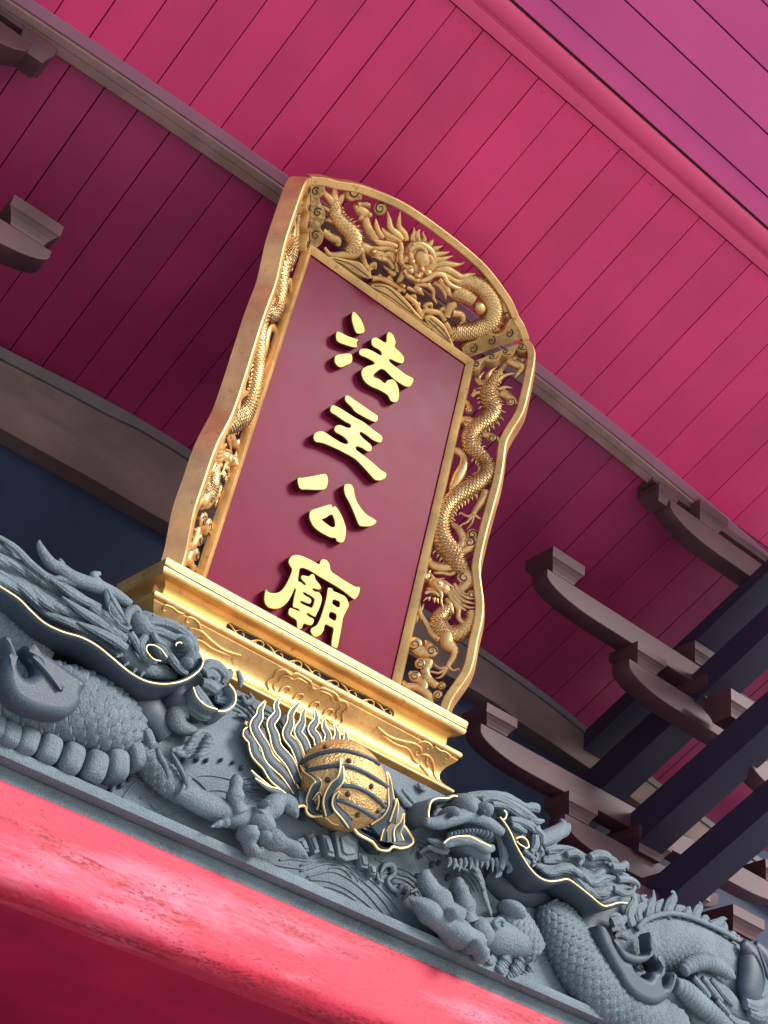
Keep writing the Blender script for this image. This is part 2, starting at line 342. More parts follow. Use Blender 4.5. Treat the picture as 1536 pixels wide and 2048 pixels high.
# trim and moulding where the boards end
fas = thing('eave_trim', CE.at(.5, 2.3), 'pink red painted trim strip and round moulding across the eave', 'trim')
mk('flat_strip', bevbox(CE.o, CE.u, CE.v, -CE.n, (-3.1, 4.7), (2.270, 2.325), (-.012, .03), .003), 'redfas', fas)
p = np.array([CE.at(x, 2.372, 0) for x in np.linspace(-3.1, 4.7, 60)]); mk('round_moulding', tube(p, .044, CE.n, 24, .55), 'redfas', fas, 2)
p = np.array([CE.at(x, 2.329, .008) for x in np.linspace(-3.1, 4.7, 60)]); mk('bead', tube(p, .004, CE.n, 8), 'redfas', fas, 2)
bd = [2.424, 2.522, 2.712, 2.892, 3.072, 3.25]
for k, (a, b) in enumerate(zip(bd[:-1], bd[1:])):
    x = bevbox(CE.o, CE.u, CE.v, -CE.n, (-3.2, 4.75), (a+.003, b-.003), (.006 if k else .016, .032), .0025)
    mk('long_board', x, 'redlong', deck, False)
    y = bevbox(CE.o, CE.u, CE.v, -CE.n, (-3.2, 4.75), (b+.0035-.010, b+.0035-.0045), (.0035, .02), .0008)
# purlin hung under the boards
def curved(fr, pts, prof, n=60, x0=-3.2, x1=4.8):
    """bar of closed section prof [(dv, dh)] following v(u) through pts"""
    pts = np.array(pts); u = np.linspace(x0, x1, n); k = np.polyfit(pts[:, 0], pts[:, 1], 2); vv = np.polyval(k, u); m = len(prof)
    v = np.array([fr.at(a, b+d, e) for a, b in zip(u, vv) for d, e in prof]); f = [(i*m+j, (i+1)*m+j, (i+1)*m+(j+1) % m, i*m+(j+1) % m) for i in range(n-1) for j in range(m)]
    f += [tuple(range(m))[::-1], tuple(range((n-1)*m, n*m))]; return v, f
pur = thing('eave_purlin', CE.at(0, 1.22), 'brown timber purlin crossing the eave behind the plaque', 'purlin')
PV = [(-1.518, 1.20), (-.45, 1.232), (.3, 1.232), (1.07, 1.217), (1.95, 1.177), (2.9, 1.12)]
mk('beam_body', curved(CE, PV, [(-.036, .0), (-.038, .022), (-.034, .028), (-.002, .030), (.000, .026), (.004, .026), (.006, .030), (.034, .030), (.040, .024), (.040, .0)]), 'purlin', pur, False)
mk('cover_strip', curved(CE, PV, [(.042, .0), (.042, .012), (.046, .014), (.083, .008), (.086, .0)]), 'trim', pur, False)
# inner beam at the foot of the boards
ib = thing('inner_beam', CE.at(0, 0), 'grey brown weathered timber beam under the foot of the eave boards', 'beam')
def facebar(top, bot, y0, y1, n=50, x0=-3.2, x1=4.8):
    u = np.linspace(x0, x1, n); ev = lambda q: cat([(a, b, 0) for a, b in q], 200); ev = (lambda e: lambda q: np.interp(u, e(q)[:, 0], e(q)[:, 1]))(ev); t, b = ev(top), ev(bot)
    v = np.array([(a, y, ORG[2]+z) for a, p, q in zip(u, t, b) for y, z in ((y0, q), (y1, q), (y1, p), (y0, p))])
    f = [(i*4+j, i*4+(j+1) % 4, (i+1)*4+(j+1) % 4, (i+1)*4+j) for i in range(n-1) for j in range(4)]; f += [(3, 2, 1, 0), tuple((n-1)*4+k for k in range(4))]; return v, f
BT = [(-3.3, 1.10), (-2.2, 1.19), (-1.138, 1.271), (-.66, 1.313), (-.12, 1.315), (1.94, 1.153), (2.75, 1.03), (4.9, .75)]
BL_ = [(-3.3, 1.04), (-2.2, 1.13), (-1.12, 1.213), (-.62, 1.248), (-.12, 1.262), (1.94, 1.11), (2.75, .99), (4.9, .71)]
BB = [(-3.3, .88), (-2.2, .89), (-1.013, .896), (-.5, .90), (-.12, .895), (1.67, .92), (1.98, .89), (2.55, .843), (4.9, .6)]
mk('beam_face', facebar(BL_, BB, 1.0, 1.098), 'beam', ib, False)
mk('ledge', facebar(BT, [(a, b+.001) for a, b in BL_], .988, 1.098), 'trimgrey', ib, False)
# ---------------------------------------------------------------- the name plaque: panel, flared wings, rim
plq = thing('name_plaque', PLQ.at(PCX, -.3, 0), 'gilded openwork plaque with four raised gold characters on maroon lacquer', 'plaque')
panel = mk('panel', bevbox(PLQ.o, PLQ.u, PLQ.v, PLQ.n, (PCX-PHW-.002, PCX+PHW+.002), (-.36, PHT+.002), (-.05, 0), .001), 'lacquer', plq, False)
# rim contour of the right wing (u outwards, v up) from the stand to the mitre, and of the top wing
rimR = cat([(.200, -.34), (.212, -.20), (.228, -.10), (.236, -.044), (.256, .006), (.279, .066), (.287, .125), (.286, .216), (.288, .30), (.281, .374), (.262, .442), (.240, .52), (.234, .58), (.236, .70), (.243, .83), (.249, .95), (.246, 1.05), (.241, 1.14), (.255, 1.208), (.275, 1.27), (.287, 1.331), (.291, 1.464), (.288, 1.606), (.272, 1.667), (.246, 1.70), (.243, 1.707)], 150)
mit = PHT+.245*K2*0
half = [(.612, .247), (.56, .278), (.51, .297), (.45, .327), (.399, .346), (.258, .382), (.14, .394), (.0, .397)]
rimT = cat([(PHW+.245*1.0*0+.172, .247)]+half[1:]+[(-a, b) for a, b in half[-2::-1]], 120)
def bar2(fr, path, w_in, h0, h1, sgn=1, close_ends=True):
    """bar along a 2-D contour: outer edge = path, inner edge = offset by w_in, depth h0..h1"""
    p = np.asarray(path); t = np.gradient(p, axis=0); t /= np.linalg.norm(t, axis=1)[:, None]; nn = np.stack([-t[:, 1], t[:, 0]], 1)*sgn
    q = p+nn*w_in; e = .004; v = []
    for a, b in zip(p, q):
        d = (b-a)/w_in
        for (x, h) in ((a, h0), (a, h1-e), (a+d*e, h1), (b-d*e, h1), (b, h1-e), (b, h0)): v.append(fr.at(x[0], x[1], h))
    m = 6; n = len(p); f = [(i*m+j, i*m+(j+1) % m, (i+1)*m+(j+1) % m, (i+1)*m+j) for i in range(n-1) for j in range(m)]
    f += [tuple(range(m))[::-1], tuple((n-1)*m+k for k in range(m))]; return np.array(v), f
fixn = lambda t: t
# clip both rims at the mitre plane between the wings so that they butt
def clip(t, p0, nn):
    bm = bmesh.new(); vs = [bm.verts.new(p) for p in t[0]]
    for q in t[1]:
        try: bm.faces.new([vs[i] for i in q])
        except ValueError: pass
    r = bmesh.ops.bisect_plane(bm, geom=list(bm.verts)+list(bm.edges)+list(bm.faces), plane_co=Vector(p0), plane_no=Vector(nn), clear_outer=True)
    bmesh.ops.holes_fill(bm, edges=[e for e in bm.edges if e.is_boundary]); bmesh.ops.recalc_face_normals(bm, faces=bm.faces)
    bm.verts.index_update(); o = np.array([x.co[:] for x in bm.verts]), [[x.index for x in q.verts] for q in bm.faces]; bm.free(); return o
TRC = ORG+AX*(PCX+PHW)+AP*PHT                       # inner top right corner; the mitre plane holds AN and AX+AP
mn = nrm(AP-AX)                                     # normal of the mitre plane, towards the top wing
rm = bar2(WR, rimR, .034, -.072, .006, 1); rm = clip(rm, TRC-mn*.0006, mn)
rt = bar2(WT, rimT, .034, -.072, .006, 1)
rt = clip(rt, TRC+mn*.0006, -mn); ml = nrm(AP+AX); TLC = ORG+AX*(PCX-PHW)+AP*PHT; rt = clip(rt, TLC+ml*.0006, -ml)
def rim(t, nv):
    v = np.asarray(t[0]); mi = []
    for q in t[1]:
        p = v[list(q)]; nn = sum(np.cross(p[i]-p[0], p[i+1]-p[0]) for i in range(1, len(p)-1)); mi.append(0 if abs(nn.dot(nv)) > .55*(np.linalg.norm(nn)+1e-12) else 1)
    m = MB(); m.add(v, [tuple(q) for q in t[1]]); m.m = mi; return mk('rim', m, ['gold', 'goldrefl'], plq)  # side faces get the gilding tinted with the red reflection
WLn = WR.n*np.array([-1, 1, 1]); rim(rm, WR.n); rim(mirror(rm), WLn); rim(rt, WT.n)
# narrow border strips round the panel
def strip(fr, a, b, h0=-.02, h1=.012): return bevbox(fr.o, fr.u, fr.v, fr.n, a, b, (h0, h1), .002)
sr = clip(strip(WR, (-.004, .030), (-.3, PHT+.06)), TRC-mn*.0006, mn); mk('border_strip', sr, 'gold', plq); mk('border_strip', mirror(sr), 'gold', plq)
st = strip(WT, (-PHW-.06, PHW+.06), (-.004, .030)); st = clip(clip(st, TRC+mn*.0006, -mn), TLC+ml*.0006, -ml); mk('border_strip', st, 'gold', plq)
# ---------------------------------------------------------------- the stand: mouldings that return round both ends
stand = thing('plaque_stand', PLQ.at(PCX, -.46, .05), 'gilded moulded stand with scrollwork slot under the plaque', 'stand')
def loft(prof, back=-.14, hb=.155, hw=.628):
    v = []
    for h, y in prof:
        w = hw+(h-hb)
        for a, b in ((-w, back), (-w, h), (w, h), (w, back)): v.append(PLQ.at(PCX+a, y, b))
    n = len(prof); f = [(i*4+j, i*4+j+1, (i+1)*4+j+1, (i+1)*4+j) for i in range(n-1) for j in range(3)]
    f += [(0, 3, 2, 1), ((n-1)*4, (n-1)*4+1, (n-1)*4+2, (n-1)*4+3)]
    f += [(i*4+3, i*4, (i+1)*4, (i+1)*4+3) for i in range(n-1)]
    return np.array(v), [q[::-1] for q in f]
arc = lambda c0, c1, r0, r1, a0, a1, n: [(c0+r0*math.cos(a), c1+r1*math.sin(a)) for a in np.linspace(a0, a1, n)]
pi = math.pi
corn = [(.17, -.108), (.192, -.108)]+arc(.192, -.120, .009, .012, pi/2, 0, 5)[1:]+[(.2005, -.134), (.198, -.140), (.199, -.146)]+arc(.187, -.150, .013, .018, 0, -pi/2, 6)+[(.172, -.170), (.166, -.174), (.160, -.180), (.156, -.185)]
mk('cornice', loft(corn), 'gold', stand)
p = np.array([PLQ.at(PCX+x, -.1395, .1985) for x in np.linspace(-.672, .672, 30)]); mk('tarnished_groove', tube(p, .0042, PLQ.n, 10), 'tarnish', stand, 2)
SLOT = (-.355, .355, -.2185, -.1965)
band = MB()
bw = loft([(.155, -.1852), (.155, -.1892)]); band.addt(bw); band.addt(loft([(.155, -.2252), (.155, -.2300)]))
for s_ in (-1, 1):
    a = sorted((s_*.375, s_*.628)); band.addt(box(PLQ.at(PCX, 0, 0), PLQ.u, PLQ.v, PLQ.n, a, (-.2253, -.1891), (-.14, .155)))
    # round slot ends
    t = np.linspace(-pi/2, pi/2, 10); lp = [(PCX+s_*(.355+.0178*math.cos(x)), -.2072+.0178*math.sin(x)) for x in t]; lp = lp+[(PCX+s_*.378, -.1888), (PCX+s_*.378, -.2255)][::1]
    band.addt(plate(PLQ, [lp], .10, .1548, .0004, 1))
mk('neck_band', band, 'goldp', stand, False)
mk('slot_back', box(PLQ.at(PCX, 0, 0), PLQ.u, PLQ.v, PLQ.n, (-.37, .37), (-.2251, -.1893), (.02, .139)), 'wallm', stand, False)  # dark backing close to the face paints the slot's shade
og = [(.150, -.2302), (.186, -.2325)]+arc(.188, -.247, .0145, .0145, pi/2, -pi/2.2, 8)+[(.194, -.268), (.183, -.283), (.168, -.300), (.158, -.318), (.154, -.335), (.157, -.350), (.166, -.362), (.177, -.370), (.187, -.375), (.194, -.380)]+arc(.192, -.388, .008, .008, pi/2, -pi/2, 6)+[(.186, -.398), (.150, -.402), (.150, -.47)]
ogee = mk('ogee_base', loft(og), 'gold', stand)
# scrolls in the slot
sc = MB()
for i in range(9):
    x = PCX-.33+i*.0825; s_ = 1 if i % 2 else -1
    q = np.array([PLQ.at(x+d, -.2072+s_*e*1.3, .150) for d, e in ((-.042, -.011), (-.02, -.006), (0, .004), (.02, .010), (.033, .004), (.03, -.004), (.022, -.003))])
    q = cat(q, 26); sc.addt(tube(q, np.interp(np.linspace(0, 1, 26), [0, .3, .7, 1], [.0018, .0038, .0032, .0018]), PLQ.n, 8))
    q = np.array([PLQ.at(x+d, -.2072+s_*e*1.3, .150) for d, e in ((-.005, .003), (.008, -.007), (.020, -.010), (.028, -.008))]); q = cat(q, 12); sc.addt(tube(q, np.linspace(.0024, .0008, 12), PLQ.n, 7))
mkc('scrollwork', sc, 'gold', stand, 2)
# raised scroll ornament on the ogee base (follows its surface)
OGP = np.array(og)
def ogsurf(u, y, e=.003):
    q = OGP[2:-2]; o = np.argsort(-q[:, 1]); return PLQ.at(PCX+u, y, np.interp(-y, -q[o, 1], q[o, 0])+e)
def ogline(pts, r, n=40):
    p = cat(pts, n); w = np.array([ogsurf(a, b) for a, b in p]); return tube(w, r*np.interp(np.linspace(0, 1, n), [0, .15, .6, 1], [.6, 1, 1, .45]), PLQ.n, 7)
sw = MB()
for s_ in (-1, 1):
    R_ = lambda l: [(s_*a, b) for a, b in l]
    sw.addt(ogline(R_([(.30, -.292), (.36, -.300), (.42, -.294), (.47, -.285), (.505, -.290), (.515, -.302), (.505, -.312), (.492, -.307), (.495, -.299)]), .0052))
    sw.addt(ogline(R_([(.33, -.306), (.40, -.312), (.45, -.307), (.48, -.316), (.50, -.330), (.522, -.333), (.530, -.322)]), .0045))
    sw.addt(ogline(R_([(.47, -.285), (.49, -.270), (.515, -.262), (.535, -.268), (.533, -.280), (.522, -.281)]), .0045))
    sw.addt(ogline(R_([(.515, -.302), (.545, -.297), (.57, -.304), (.59, -.32), (.60, -.34), (.61, -.362)]), .0048))
    sw.addt(ogline(R_([(.55, -.262), (.575, -.268), (.60, -.262), (.625, -.268), (.622, -.282), (.612, -.281)]), .0042))
    sw.addt(ogline(R_([(.53, -.335), (.55, -.345), (.565, -.360), (.558, -.372)]), .0045))
    sw.addt(ogline(R_([(.545, -.297), (.552, -.315), (.57, -.33)]), .0042))
cl = [(-.150, -.345), (-.165, -.325), (-.150, -.305), (-.155, -.285), (-.135, -.272), (-.105, -.275), (-.08, -.262), (-.03, -.266), (0, -.281), (.03, -.266), (.08, -.262), (.105, -.275), (.135, -.272), (.155, -.285), (.150, -.305), (.165, -.325), (.150, -.345), (.12, -.352), (.10, -.345)]
sw.addt(ogline(cl, .0058, 120)); sw.addt(ogline([(a*.84, (b+.31)*.78-.312) for a, b in cl], .0034, 110))
for a in (-.09, -.03, .04, .1): sw.addt(ogline([(a-.02, -.335), (a-.012, -.315), (a+.006, -.308), (a+.014, -.318), (a+.004, -.325)], .0042, 24))
mkc('scroll_ornament', sw, 'gold', ogee, 2)
# ---------------------------------------------------------------- bracket clusters that carry the eave: arms along the facade, blocks, and arms running out
def XHV(x, h, v): return ORG + AX*x + AH*h + AV*v
def arm(name, par, xa, xb, h0, h1, vb, vt, cl=.34, cr=.34, mats='bracket'):
    """arm along the facade with boat-shaped ends"""
    H_ = vt-vb; lp = [(xa, vt), (xa, vt-.035)]
    if cl: lp += [(xa+cl*(1-math.cos(t)), vt-.035-(H_-.035)*math.sin(t)) for t in np.linspace(.12, pi/2, 9)]
    if cr: lp += [(xb-cr*(1-math.cos(t)), vt-.035-(H_-.035)*math.sin(t)) for t in np.linspace(pi/2, .12, 9)]
    lp += [(xb, vt-.035), (xb, vt)]
    fr = Frame(ORG+AH*h0, AX, AV); return mk(name, plate(fr, [lp], 0, h1-h0, .004, 2), mats, par)
def block(par, x, h, v0, v1, w=.20, d=.17):
    """bearing block: cup-shaped foot, square head, notch on top"""
    z = [(0, .66), (.12, .70), (.30, .80), (.46, .93), (.52, 1.0), (1., 1.)]; v = []
    for t, k in z:
        for a, b in ((-1, -1), (1, -1), (1, 1), (-1, 1)): v.append(XHV(x+a*w/2*k, h-d/2+b*d/2*k, v0+(v1-v0)*t))
    n = len(z); f = [(i*4+j, (i+1)*4+j, (i+1)*4+(j+1) % 4, i*4+(j+1) % 4) for i in range(n-1) for j in range(4)]+[(0, 1, 2, 3), tuple((n-1)*4+k for k in (3, 2, 1, 0))]
    o = mk('bearing_block', (np.array(v), f), ['bracket'], par, False); return o
def outarm(par, x0, x1, ha, hb, v0, v1, sl=.46):
    """arm running out of the wall, rising; v0..v1 taken at h = 0"""
    v = []
    for x in (x0, x1):
        for h, c in ((ha, 0), (hb, 0), (hb, 1), (ha, 1)): v.append(XHV(x, h, (v1 if c else v0)+sl*h+(.06 if (h == hb and not c) else 0)))
    return mk('out_arm', (np.array(v), [(0, 1, 2, 3), (7, 6, 5, 4), (0, 4, 5, 1), (1, 5, 6, 2), (2, 6, 7, 3), (3, 7, 4, 0)]), 'navybar', par, False)
def cluster(xc, label, sgn=1, rows=(0, 1, 2, 3)):
    """sgn = -1 builds the mirror image"""
    t = thing('bracket_cluster', XHV(xc, -1.0, -.1), label, 'bracket', 'timber bracket clusters under the eave')
    def A(xa, xb, *a, **k):
        l, r = (xc+xa, xc+xb) if sgn > 0 else (xc-xb, xc-xa); return arm('long_arm' if xb-xa > 1.6 else 'short_arm', t, l, r, *a, **k)
    B = lambda x, *a, **k: block(t, xc+x*sgn, *a, **k)
    if 0 in rows:
        A(-.30, .9, -.60, -.47, -.13, .0, cl=.2); B(.06, -.42, .002, .11, .30, .24); B(.5, -.42, .002, .11, .24, .22)
    if 1 in rows:
        A(-1.13, 1.13, -.76, -.655, .385, .505); A(-.56, .56, -.76, -.65, .150, .275)
        for x in (-1.03, 1.03): B(x, -.625, .507, .605)
        for x in (-.47, .47): B(x, -.62, .277, .383)
        B(0, -.58, .26, .375, .24, .22)
    if 1 in rows:
        A(.0, 1.15, -.11, -.01, .52, .655, cl=.26); B(.06, .03, .657, .76, .2, .18); B(-.03, .0, .80, .93, .19, .17)
    if 2 in rows:
        A(-1.15, 1.15, -.36, -.255, 1.075, 1.195); A(-.58, .58, -.36, -.245, .845, .970)
        for x in (-1.04, 1.04): B(x, -.225, 1.197, 1.315, .22, .19)
        for x in (-.45, .45): B(x, -.215, .972, 1.073, .21, .19)
        B(-.02, -.22, 1.197, 1.30); B(.0, -.16, .965, 1.073, .24, .2)
    if 3 in rows:
        A(-.70, .70, .015, .115, 1.565, 1.70); A(-.80, .80, -.02, .09, 1.765, 1.815, cl=.1, cr=.1)
        for x in (-.40, .40): B(x, .145, 1.702, 1.80, .22, .19)
        for x in (-.72, .72): B(x, .12, 1.66, 1.75, .14, .14)
    for ha, hb, v0, v1 in ((-1.75, .95, 1.03, 1.235), (-1.75, .80, .545, .765), (-1.75, .65, .12, .32), (-1.75, .30, 1.37, 1.50)): outarm(t, xc-.10, xc+.07, ha, hb, v0, v1)
    return t
cluster(2.60, 'dark timber bracket cluster at the right of the plaque')
cluster(-2.42, 'dark timber bracket arms with blocks at the left edge of the eave', -1, (2, 3))
# ---------------------------------------------------------------- the four raised characters (outlines of the gold faces)
LH0, LH1 = -.002, .034
CR['Y'] = (510, 1090, 220/1536)
def letter(label, loops_list, h1=LH1, cr='F'):
    objs = []
    for k, lp in enumerate(loops_list):
        outs = []
        for q in lp: outs.append(ploop(PLQ, cr, q, h1, len(q)*4))
        v, f = plate(PLQ, outs, LH0, h1-k*.0005, .0028, 2)
        v = np.asarray(v); top = h1-k*.0005-.0032
        hs = (v-PLQ.o).dot(PLQ.n)
        mi = [0 if min(hs[i] for i in q) > top-.0004 else 1 for q in f]
        objs.append((len(v), v, f, mi))
    objs.sort(key=lambda q: -q[0]); root = None
    for _, v, f, mi in objs:
        mb = MB(); mb.add(v, f); mb.m = mi; o = mk('stroke' if root else 'character', mb, ['goldp', 'letterside'], root or plq, True, None if root else label); root = root or o
    return root
fa = [[[(585,68),(605,75),(635,115),(652,160),(648,185),(612,190),(595,165),(580,110)]],
      [[(497,178),(520,185),(560,205),(605,220),(618,225),(607,243),(612,265),(590,268),(545,255),(500,235),(490,205)]],
      [[(487,318),(510,308),(575,305),(582,350),(555,368),(520,382),(495,370),(482,345)]],
      [[(790,180),(815,195),(832,240),(826,265),(865,305),(880,335),(870,358),(845,355),(800,335),(797,350),(840,385),(885,420),(930,445),(925,475),(905,493),(870,482),(815,443),(768,398),(740,395),(703,432),(740,450),(768,472),(782,456),(808,450),(828,460),(848,505),(848,560),(832,580),(803,572),(785,540),(740,512),(690,490),(655,462),(637,425),(640,395),(665,376),(705,364),(708,352),(670,330),(630,312),(622,295),(632,278),(665,275),(700,288),(742,312),(752,306),(740,285),(700,260),(692,230),(700,215),(720,212),(745,225),(775,240),(780,200)]]]
zhu = [[[(543,545),(560,543),(600,570),(650,605),(700,640),(728,660),(722,690),(700,690),(640,660),(600,635),(575,605),(545,575)]],
       [[(462,605),(478,598),(510,612),(555,640),(600,668),(650,695),(700,735),(752,775),(750,805),(735,810),(700,795),(660,765),(632,750),(625,762),(650,790),(690,825),(692,855),(670,860),(640,842),(608,832),(605,850),(650,885),(700,925),(745,965),(776,985),(772,1010),(745,1025),(715,1023),(690,1000),(655,960),(600,905),(540,870),(480,840),(420,815),(375,805),(362,780),(372,755),(400,745),(425,750),(470,780),(520,810),(553,818),(558,803),(530,775),(490,752),(480,735),(490,715),(515,710),(545,722),(570,726),(574,708),(540,690),(490,655),(460,635)]]]
gong = [[[(272,1015),(300,1010),(360,1000),(425,988),(440,1000),(445,1035),(432,1072),(400,1080),(330,1078),(285,1072)]],
        [[(540,1050),(575,1048),(590,1070),(600,1120),(620,1165),(660,1215),(715,1250),(718,1268),(690,1285),(655,1288),(625,1283),(610,1255),(590,1205),(565,1150),(540,1100)]],
        [[(350,1195),(400,1178),(440,1165),(465,1163),(470,1180),(486,1172),(505,1195),(525,1230),(540,1270),(548,1310),(540,1365),(520,1380),(495,1370),(490,1354),(460,1350),(410,1325),(365,1290),(342,1245),(340,1215)],[(410,1248),(430,1240),(465,1220),(480,1245),(485,1285),(465,1290),(435,1270)]]]
miao = [[[(500,165),(560,137),(640,145),(760,195),(895,265),(912,225),(950,193),(1000,210),(1040,260),(1065,360),(1140,420),(1280,510),(1400,578),(1450,582),(1470,610),(1450,690),(1400,755),(1350,735),(1230,640),(1080,545),(900,440),(780,365),(680,322),(632,328),(618,380),(605,500),(640,515),(692,558),(712,545),(662,490),(642,450),(655,425),(700,425),(750,437),(795,402),(830,420),(850,480),(900,545),(925,590),(910,620),(850,615),(812,602),(805,620),(840,648),(900,665),(935,730),(930,800),(900,890),(860,970),(848,1003),(800,985),(735,948),(724,965),(760,1000),(818,1030),(822,1075),(790,1120),(740,1115),(692,1097),(672,1120),(655,1165),(620,1172),(592,1150),(580,1055),(520,1010),(475,975),(468,930),(490,877),(530,887),(612,918),(626,905),(590,885),(532,860),(540,770),(555,690),(572,620),(555,612),(520,690),(470,780),(400,850),(310,890),(210,880),(150,830),(130,750),(145,640),(160,624),(190,655),(260,670),(340,655),(400,600),(450,520),(500,410),(518,335),(490,290),(470,230)],
         [(672,665),(690,660),(770,705),(828,750),(825,800),(798,872),(770,868),(690,835),(637,800),(642,780),(680,792),(760,820),(785,800),(788,765),(760,735),(690,695)]],
        [[(1020,605),(1050,595),(1085,610),(1095,640),(1170,670),(1260,715),(1295,770),(1315,840),(1290,900),(1235,1020),(1210,1160),(1180,1320),(1150,1435),(1110,1430),(1070,1400),(1080,1290),(1098,1165),(1060,1140),(1000,1110),(975,1130),(960,1200),(910,1260),(850,1282),(810,1260),(778,1200),(800,1155),(860,1120),(910,1030),(960,880),(1000,730)],
         [(1085,790),(1105,762),(1150,775),(1188,800),(1182,860),(1160,867),(1110,840),(1085,820)], [(1040,960),(1060,935),(1100,945),(1138,975),(1130,1045),(1105,1050),(1050,1020),(1036,995)]]]
letter('topmost gold character, with three short strokes at its left', fa)
letter('second gold character, with long slanting bars', zhu)
letter('third gold character, with a small triangular loop', gong)
letter('lowest gold character, with a wide roof stroke', miao, LH1, 'Y')
# ---------------------------------------------------------------- openwork carving in the wings of the plaque
CR['a'] = (720, 430, 240/1536); CR['b'] = (600, 340, 240/1536); CR['c'] = (830, 1120, 140/1536)
def fins(p, r, nv, side, step, ln, wd=.5, lean=.5):
    """row of pointed fins along one side of a body"""
    out = MB(); s = np.r_[0, np.cumsum(np.linalg.norm(np.diff(p, axis=0), axis=1))]
    T = np.gradient(p, axis=0); T /= np.linalg.norm(T, axis=1)[:, None]
    for d in np.arange(step*.5, s[-1], step):
        q = np.array([np.interp(d, s, p[:, k]) for k in range(3)]); t = nrm([np.interp(d, s, T[:, k]) for k in range(3)]); rr = np.interp(d, s, r)
        a = nrm(np.cross(t, nv))*side; L = ln*(.75+.5*random.random())
        pts = cat([q+a*rr*.7, q+a*(rr+L*.5)+t*L*lean*.3, q+a*(rr+L)+t*L*lean], 7); out.addt(tube(pts, np.array([1, .95, .8, .62, .42, .22, .05])*step*wd, nv, 8, .55))
    return out
def join(*ts):
    m = MB()
    for t in ts:
        if isinstance(t, MB):
            for q in t.pc: m.add(*q)
        else: m.addt(t)
    return m
def hair(fr, c, strands, h=0., n=26, ns=8, flat=.8):
    m = MB()
    for st in strands: m.addt(tt(fr, c, st, h, n, ns, flat))
    return m
def toes(fr, c, lst, h, n=14):
    m = MB()
    for st in lst: m.addt(tt(fr, c, st, h, n, 8, 1.))
    return m
def swirl(m, d, fr, c, x, y, r, h, sgn=1, start=0., turns=1.3, lw=.13, th=.012):
    """rounded cloud curl with a dark engraved spiral"""
    m.addt(el(fr, c, x, y, r*1.12, r*1.12, th, h))
    w = fr.hit(cp(c, (x, y)), h+th*.86); a, b, _ = fr.loc(w); k = CR[c][2]*(w-CAM).dot(C2W @ np.array([0, 0, 1.]))/FPX
    t = np.linspace(0, 1, 30); rr = r*k*(.86-.66*t); g = start+sgn*turns*2*pi*t
    P = np.array([fr.at(a+q*math.cos(z), b+q*math.sin(z), h+th*(1.0-.75*(q/(r*k*1.12))**2)**.5) for q, z in zip(rr, g)])
    d.addt(tube(P, r*k*lw*(1.1-.5*t), fr.n, 6))
def both(name, mb, m, par, sm=2, label=None):
    return mkc(name, mb, m, par[0], sm, label)[0], mkc(name, mmirror(mb), m, par[1], sm, label)[0]
PP = (plq, plq); HB = -.028
# --- side wings: cloud band under the mitre
bandR = ploop(WR, 'B', [(775,250),(1000,178),(1240,95),(1300,125),(1318,165),(1290,192),(1240,188),(1210,168),(1195,205),(1150,235),(1100,228),(1078,218),(1055,260),(1010,282),(960,282),(930,268),(900,295),(880,340),(830,362),(785,345),(768,300)], 0, 84)
band_ = MB().addt(clip(plate(WR, [bandR], -.05, .002, .003), TRC-mn*.001, mn))
bs = both('cloud_band', band_, 'gold', PP, True)
dk = MB()
for x, y, r, sg, s0 in ((850,308,40,1,2.0),(990,243,36,1,2.0),(1112,192,34,1,2.0),(1250,148,36,1,2.2)):
    w = WR.h2(cp('B', (x, y))); dk.addt(spiral(WR, w[0], w[1], r*.2246*.00185, 1.25, s0, -1, .0025, .0032))
both('engraved_spiral', dk, 'patina', bs, 2)
# dragon body, from the tail at the top to the head near the stand
p1, r1 = trace(WR, 'B', [(1120,300,4),(1060,380,16),(1010,450,36),(965,550,62),(975,640,72),(1005,720,74),(960,800,72),(860,870,70),(800,950,68),(800,1030,66),(860,1090,60),(930,1150,54),(970,1220,64),(955,1300,72),(880,1365,76),(790,1420,76),(690,1480,72),(600,1560,72),(545,1660,78),(530,1780,84),(560,1890,88),(640,1990,88),(700,2060,84)], HB, 1150)
p1b, r1b = trace(WR, 'C', [(735,500,86),(800,590,72),(850,650,50)], HB, 120)
body = join(scaled(p1, r1, WR.n, 96, .85, scales(.0185, .0075)), scaled(p1b, r1b, WR.n, 96, .85, scales(.0185, .0075)))
p2, r2 = trace(WR, 'C', [(720,960,50),(650,1010,58),(605,1080,66),(625,1160,66),(700,1200,66),(790,1190,66),(860,1140,58),(905,1070,46),(905,1000,40)], HB-.004, 340)
body2 = join(scaled(p2, r2, WR.n, 84, .85, scales(.0165, .007)))
dr = both('dragon_body', join(body, body2), ['golda', 'patina'], PP, 2)
fn = MB()
for a, b, sd_ in ((44, 330, -1), (44, 240, 1), (330, 530, -1), (520, 730, 1), (730, 950, -1), (950, 1140, 1)):
    q = fins(p1[a:b], r1[a:b], WR.n, sd_, .020, .022, .46); fn = join(fn, q)
q = fins(p2[20:300], r2[20:300], WR.n, -1, .016, .014); fn = join(fn, q)
tail = hair(WR, 'B', [[(1000,470,30),(960,430,26),(985,370,18),(1040,330,4)],[(960,500,30),(900,470,24),(880,430,16),(930,370,3)],[(930,560,26),(860,560,22),(820,590,18),(850,520,3)],[(1040,460,26),(1100,410,20),(1170,390,10),(1200,385,3)],[(1020,440,22),(1070,370,16),(1120,310,3)],[(1060,530,22),(1120,510,16),(1180,515,4)],[(900,490,24),(860,450,14),(850,420,3)]], HB)
fn = join(fn, tail)
both('fin', fn, 'golda', dr)
